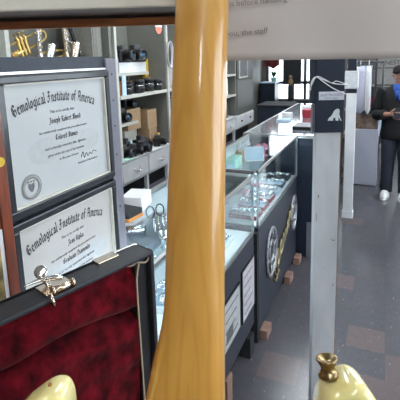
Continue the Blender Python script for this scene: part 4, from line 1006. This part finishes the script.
# brass and silver instruments
def horn(label, y, z, m, s=1., tilt=.4):
    t = thing('brass_horn', label, 'brass instrument', (-2.02,y,z), 'wind instruments on the left shelf')
    M0 = Matrix.Rotation(tilt,4,'X') @ Matrix.Scale(s,4)
    MB().lathe([(.006,.28),(.007,.2),(.01,.14),(.018,.09),(.035,.05),(.06,.025),(.062,.022),(.058,.024),(.033,.048),(.008,.13)], M0 @ frame((0,-.12,.06),(1,0,0),(0,0,1),(0,1,0)) , 24, False).build('bell', M_[m], t, local=True)
    MB().tube([M0 @ Vector(p) for p in spline([(0,.15,.06),(0,.24,.07),(0,.26,.1),(0,.22,.125),(0,0,.125),(0,-.08,.12),(0,-.1,.095),(0,-.06,.075),(0,.0,.078)],6,False)], .007, 8).build('tubing', M_[m], t, local=True)
    for k_ in range(3): MB().lathe([(.011,.03),(.012,.035),(.012,.14),(.006,.143),(.006,.165),(.011,.167),(.011,.172)], M0 @ Matrix.Translation((.0,.02+.03*k_,0)), 12).build('valve', M_[m], t, local=True)
    return t
horn('gold brass horn on the left shelf, nearest the left edge', 1.94, 1.615, 'brass', 1.0, .35)
horn('gold brass horn on the left shelf, second from the left edge', 2.16, 1.602, 'brass', .62, .1)
def sax(label, y, z, m, s=1.):
    t = thing('saxophone', label, 'saxophone', (-2.0,y,z), 'wind instruments on the left shelf')
    pts = spline([(0,.0,.36*s),(0,.005,.2*s),(0,.015,.06*s),(0,.05,.02*s),(0,.09,.06*s),(0,.115,.16*s)],6,False)
    n_ = len(pts); MB().tube(pts, [(.011+.03*(i/n_)**2)*s for i in range(n_)], 14).build('body_tube', M_[m], t, local=True)
    MB().tube(spline([(0,0,.36*s),(0,-.01,.42*s),(0,.04,.44*s),(0,.07,.41*s)],5,False), .008, 8).build('crook', M_[m], t, local=True)
    for k_ in range(7): MB().lathe([(.011,0),(.011,.004)], frame((.014+.002*k_,.003,(.1+.035*k_)*s),(0,1,0),(0,0,1),(1,0,0)), 12).build('key_cup', M_['brasschrome'], t, local=True)
    MB().tube([(.02,-.012,.08*s),(.02,-.014,.34*s)], .003, 6).build('key_rod', M_[m], t, local=True)
    return t
sax('silver saxophone standing on the left shelf, middle of the row', 2.06, 1.601, 'silver', .8)
sax('pale brass saxophone on the left shelf, right of the gold horns', 2.3, 1.601, 'brasschrome', .9)
t = thing('clarinet', 'black clarinet with silver keys leaning on the left shelf', 'clarinet', (-2.05,2.47,1.601), 'wind instruments on the left shelf')
MB().tube([(0,.06,0),(.0,.045,.05),(-.04,-.03,.33),(-.05,-.05,.45)], [.028,.015,.012,.009], 12).build('tube', M_['black'], t, local=True)
for k_ in range(8): MB().lathe([(.009,0),(.009,.006)], frame((.014-.005*k_,.037-.0105*k_,.08+.04*k_),(0,1,0),(0,0,1),(1,0,0)), 10).build('key', M_['silver'], t, local=True)
t = thing('flute', 'silver flute leaning beside the clarinet on the left shelf', 'flute', (-2.02,2.36,1.601), 'wind instruments on the left shelf')
MB().tube([(0,.06,.0),(-.06,-.06,.5)], .011, 12).build('tube', M_['silver'], t, local=True)
for k_ in range(6): MB().lathe([(.01,0),(.01,.004)], frame((.01-.006*k_,.05-.012*k_,.05+.05*k_),(0,1,0),(0,0,1),(1,0,0)), 10).build('key', M_['chrome'], t, local=True)
t = thing('locker', 'narrow pale grey upright locker beside the camera shelving', 'locker', (-1.95,2.6,1.602))
tag(t, 'narrow pale grey locker panel at the end of the instrument shelf', 'locker')
MB().box((-2.2,2.55,1.602),(-1.96,2.665,2.15), .003).build('body', mat('pale grey enamel', (.3,.29,.26), .5), t)
MB().box((-1.962,2.56,1.62),(-1.955,2.6,2.12)).build('door', mat('grey enamel', (.22,.215,.2), .5), t)

# ------------------------------------------------------------------ person
PXc, PYc = .155, 5.06
pr = thing('person', 'person in black jacket and blue shirt standing at right looking at a phone', 'person', (PXc,PYc,0))
pr.rotation_euler = (0,0,-.15); pr.scale = (.93,.93,.9)
def skinned(name, nodes, edges, m, parent, sub=2, root=0):
    me = bpy.data.meshes.new(name); me.from_pydata([n[:3] for n in nodes], edges, [])
    o = bpy.data.objects.new(name, me); C.objects.link(o)
    md = o.modifiers.new('s','SKIN'); md.use_smooth_shade = True
    for i, n in enumerate(nodes):
        sv = me.skin_vertices[0].data[i]; r = n[3]; sv.radius = (r, n[4] if len(n) > 4 else r); sv.use_root = (i == root)
    ss = o.modifiers.new('d','SUBSURF'); ss.levels = sub; ss.render_levels = sub
    dg = bpy.context.evaluated_depsgraph_get(); dg.update()
    m2 = bpy.data.meshes.new_from_object(o.evaluated_get(dg)); bpy.data.objects.remove(o)
    m2.materials.clear(); m2.materials.append(m)
    for p in m2.polygons: p.use_smooth = True
    r = bpy.data.objects.new(name, m2); C.objects.link(r); r.parent = parent
    return r
# facing -Y; x<0 is the side towards the post
nd = [(0,0,.88,.14,.1),(0,.01,1.1,.125,.095),(0,.02,1.28,.13,.095),(0,.01,1.38,.07,.06),(0,-.015,1.44,.05,.05),(0,-.035,1.5,.068,.075),(0,-.03,1.575,.062,.075),
      (-.085,0,.82,.085),(-.09,.0,.46,.058),(-.095,.01,.09,.042),(-.1,-.09,.04,.035),(.085,0,.82,.085),(.09,0,.46,.058),(.1,.015,.09,.042),(.105,-.085,.04,.035),
      (-.17,.02,1.33,.055),(-.225,.01,1.08,.045),(-.11,-.17,1.07,.034),(-.055,-.2,1.085,.026,.018),(.17,.02,1.33,.055),(.225,.01,1.08,.045),(.13,-.17,1.03,.034),(.07,-.2,1.05,.026,.018)]
ed = [(0,1),(1,2),(2,3),(3,4),(4,5),(5,6),(0,7),(7,8),(8,9),(9,10),(0,11),(11,12),(12,13),(13,14),(2,15),(15,16),(16,17),(17,18),(2,19),(19,20),(20,21),(21,22)]
def finger(base, d, lens, curl, r):
    global nd, ed
    p = Vector(nd[base][:3]); i0 = base; d = Vector(d).normalized()
    for k_, l_ in enumerate(lens):
        p = p+d*l_; nd.append((p.x,p.y,p.z,r*(1-.12*k_))); ed.append((i0,len(nd)-1)); i0 = len(nd)-1
        d = (d+Vector(curl)).normalized()
body = None
for base, sx in ((18,1),(22,-1)):
    for k_, (dz, ln) in enumerate(((.022,.03),(.008,.034),(-.006,.032),(-.02,.026))):
        i_ = len(nd); p = Vector(nd[base][:3])+Vector((sx*.03,-.022,dz)); nd.append((p.x,p.y,p.z,.0095)); ed.append((base,i_))
        finger(i_, (sx*.9,-.35,0), (ln,ln*.75,ln*.55), (-sx*.25,.35,.05), .009)
    i_ = len(nd); p = Vector(nd[base][:3])+Vector((sx*.005,-.02,.03)); nd.append((p.x,p.y,p.z,.011)); ed.append((base,i_))
    finger(i_, (sx*.5,-.3,.6), (.03,.025), (sx*.2,-.1,-.1), .0095)
body = skinned('body', nd, ed, M_['skin'], pr, 1)
# face details on the head (kept in the body's own colour family)
fc = MB(); hc = Vector((0,-.04,1.54))
fc.sphere(hc+Vector((0,-.082,-.005)), (.013,.02,.018)); fc.sphere(hc+Vector((-.075,.005,0)), (.012,.02,.03)); fc.sphere(hc+Vector((.075,.005,0)), (.012,.02,.03))
fc.build('nose_and_ears', M_['skin'], pr, local=True)
MB().sphere(hc+Vector((-.027,-.072,.018)), (.012,.008,.007)).sphere(hc+Vector((.027,-.072,.018)), (.012,.008,.007)).build('eyes', M_['ink'], pr, local=True)
MB().sphere(hc+Vector((0,-.078,-.038)), (.022,.006,.006)).build('mouth', mat('lips', (.35,.12,.1), .5), pr, local=True)
mb = MB(); rings = []
for z, r0_, fr in ((1.545,.083,.06),(1.575,.086,.075),(1.615,.08,.075),(1.64,.06,.055),(1.652,.03,.03),(1.655,.005,.005)):
    rings.append([(r0_*math.cos(a), -.025+r0_*1.12*math.sin(a), z+(.02 if math.sin(a) < -.3 and z < 1.56 else 0)) for a in [2*PI*k/20 for k in range(20)]])
mb.loft(rings); mb.box((-.055,-.165,1.578),(.055,-.09,1.588), .004); mb.build('cap', M_['hair'], pr, local=True)
def ell(cx, cy, z, rx, ry, n=22): return [(cx+rx*math.cos(a), cy+ry*math.sin(a), z) for a in [2*PI*k/n for k in range(n)]]
MB().loft([ell(0,.0,.76,.19,.13),ell(0,0,.8,.2,.14),ell(0,.0,.9,.185,.135),ell(0,.005,1.1,.18,.135),ell(0,.01,1.25,.195,.135),ell(0,.015,1.34,.19,.115),ell(0,.01,1.39,.12,.085),ell(0,.005,1.425,.07,.07)]).build('jacket', M_['jacket'], pr, local=True)
for sx in (-1,1):
    MB().tube(spline([(sx*.15,.02,1.35),(sx*.2,.02,1.27),(sx*.245,.015,1.1),(sx*.225,-.04,1.05),(sx*.17,-.11,1.06 if sx < 0 else 1.03),(sx*.13,-.155,1.07 if sx < 0 else 1.035)],5,False), [.085+.006*math.sin(i*.9)-.0012*i for i in range(26)], 14).build('sleeve', M_['jacket'], pr, local=True)
    MB().loft([ell(sx*.085,0,.84,.1,.11),ell(sx*.09,0,.6,.088,.09),ell(sx*.093,0,.45,.076,.078),ell(sx*.097,.005,.25,.07,.072),ell(sx*.1,.01,.07,.068,.072)]).build('trouser_leg', M_['jeans'], pr, local=True)
    MB().loft([[(sx*.102+x,y,z) for x, y in [(.052*math.cos(a), -.055+.125*math.sin(a)) for a in [2*PI*k/18 for k in range(18)]]] for z in (.0,.02)]).build('sole', M_['white_paper'], pr, local=True)
    MB().loft([[(sx*.102+.052*k_*math.cos(a), -.055+dy+.122*ky*math.sin(a), z) for a in [2*PI*k/18 for k in range(18)]] for z, k_, ky, dy in ((.018,1.,1.,0),(.045,.98,.95,.003),(.07,.85,.7,.03),(.1,.75,.5,.052))]).build('shoe', M_['shoe'], pr, local=True)
MB().loft([ell(0,-.02,1.3,.085,.1),ell(0,-.02,1.38,.08,.085),ell(0,-.015,1.43,.066,.066)]).build('shirt', M_['blue_shirt'], pr, local=True)
MB().loft([[(sx_*.015+.055*q, -.138-.004*q, z) for q, sx_ in ((-.6,0),(.6,0))]+[(0,-.125,z)] for z in (1.24,1.36)]).build('shirt_front', M_['blue_shirt'], pr, local=True)
Mp = frame((0.01,-.235,1.1),(1,0,.05),(0,.55,.83),(0,-.83,.55))
ph = thing('phone', 'dark phone held in both hands of the person', 'phone', (PXc,PYc,0)); ph.rotation_euler = (0,0,-.15); ph.scale = (.93,.93,.9)
MB().obox(Mp, (.072,.145,.009), .003).build('phone_body', M_['black'], ph, local=True)
MB().obox(Mp @ Matrix.Translation((0,0,.005)), (.064,.135,.001)).build('phone_screen', M_['screen'], ph, local=True)

# ------------------------------------------------------------------ daylight, camera
W = bpy.data.worlds.new('World'); bpy.context.scene.world = W; W.use_nodes = True
bg = W.node_tree.nodes['Background']; bg.inputs[0].default_value = (.82,.9,1.,1); bg.inputs[1].default_value = 7.5
cd = bpy.data.cameras.new('Camera'); co = bpy.data.objects.new('Camera', cd); C.objects.link(co)
cd.sensor_width = 36; cd.lens = 36*420/400; cd.shift_y = -65/400; cd.clip_start = .02; cd.clip_end = 60
co.matrix_world = frame(CAM0, camR, camU, camR.cross(camU))
cd.dof.use_dof = False
sc = bpy.context.scene; sc.camera = co
sc.view_settings.view_transform = 'Standard'; sc.view_settings.look = 'None'; sc.view_settings.gamma = 1; sc.view_settings.use_curve_mapping = False
sc.view_settings.exposure = 0.0
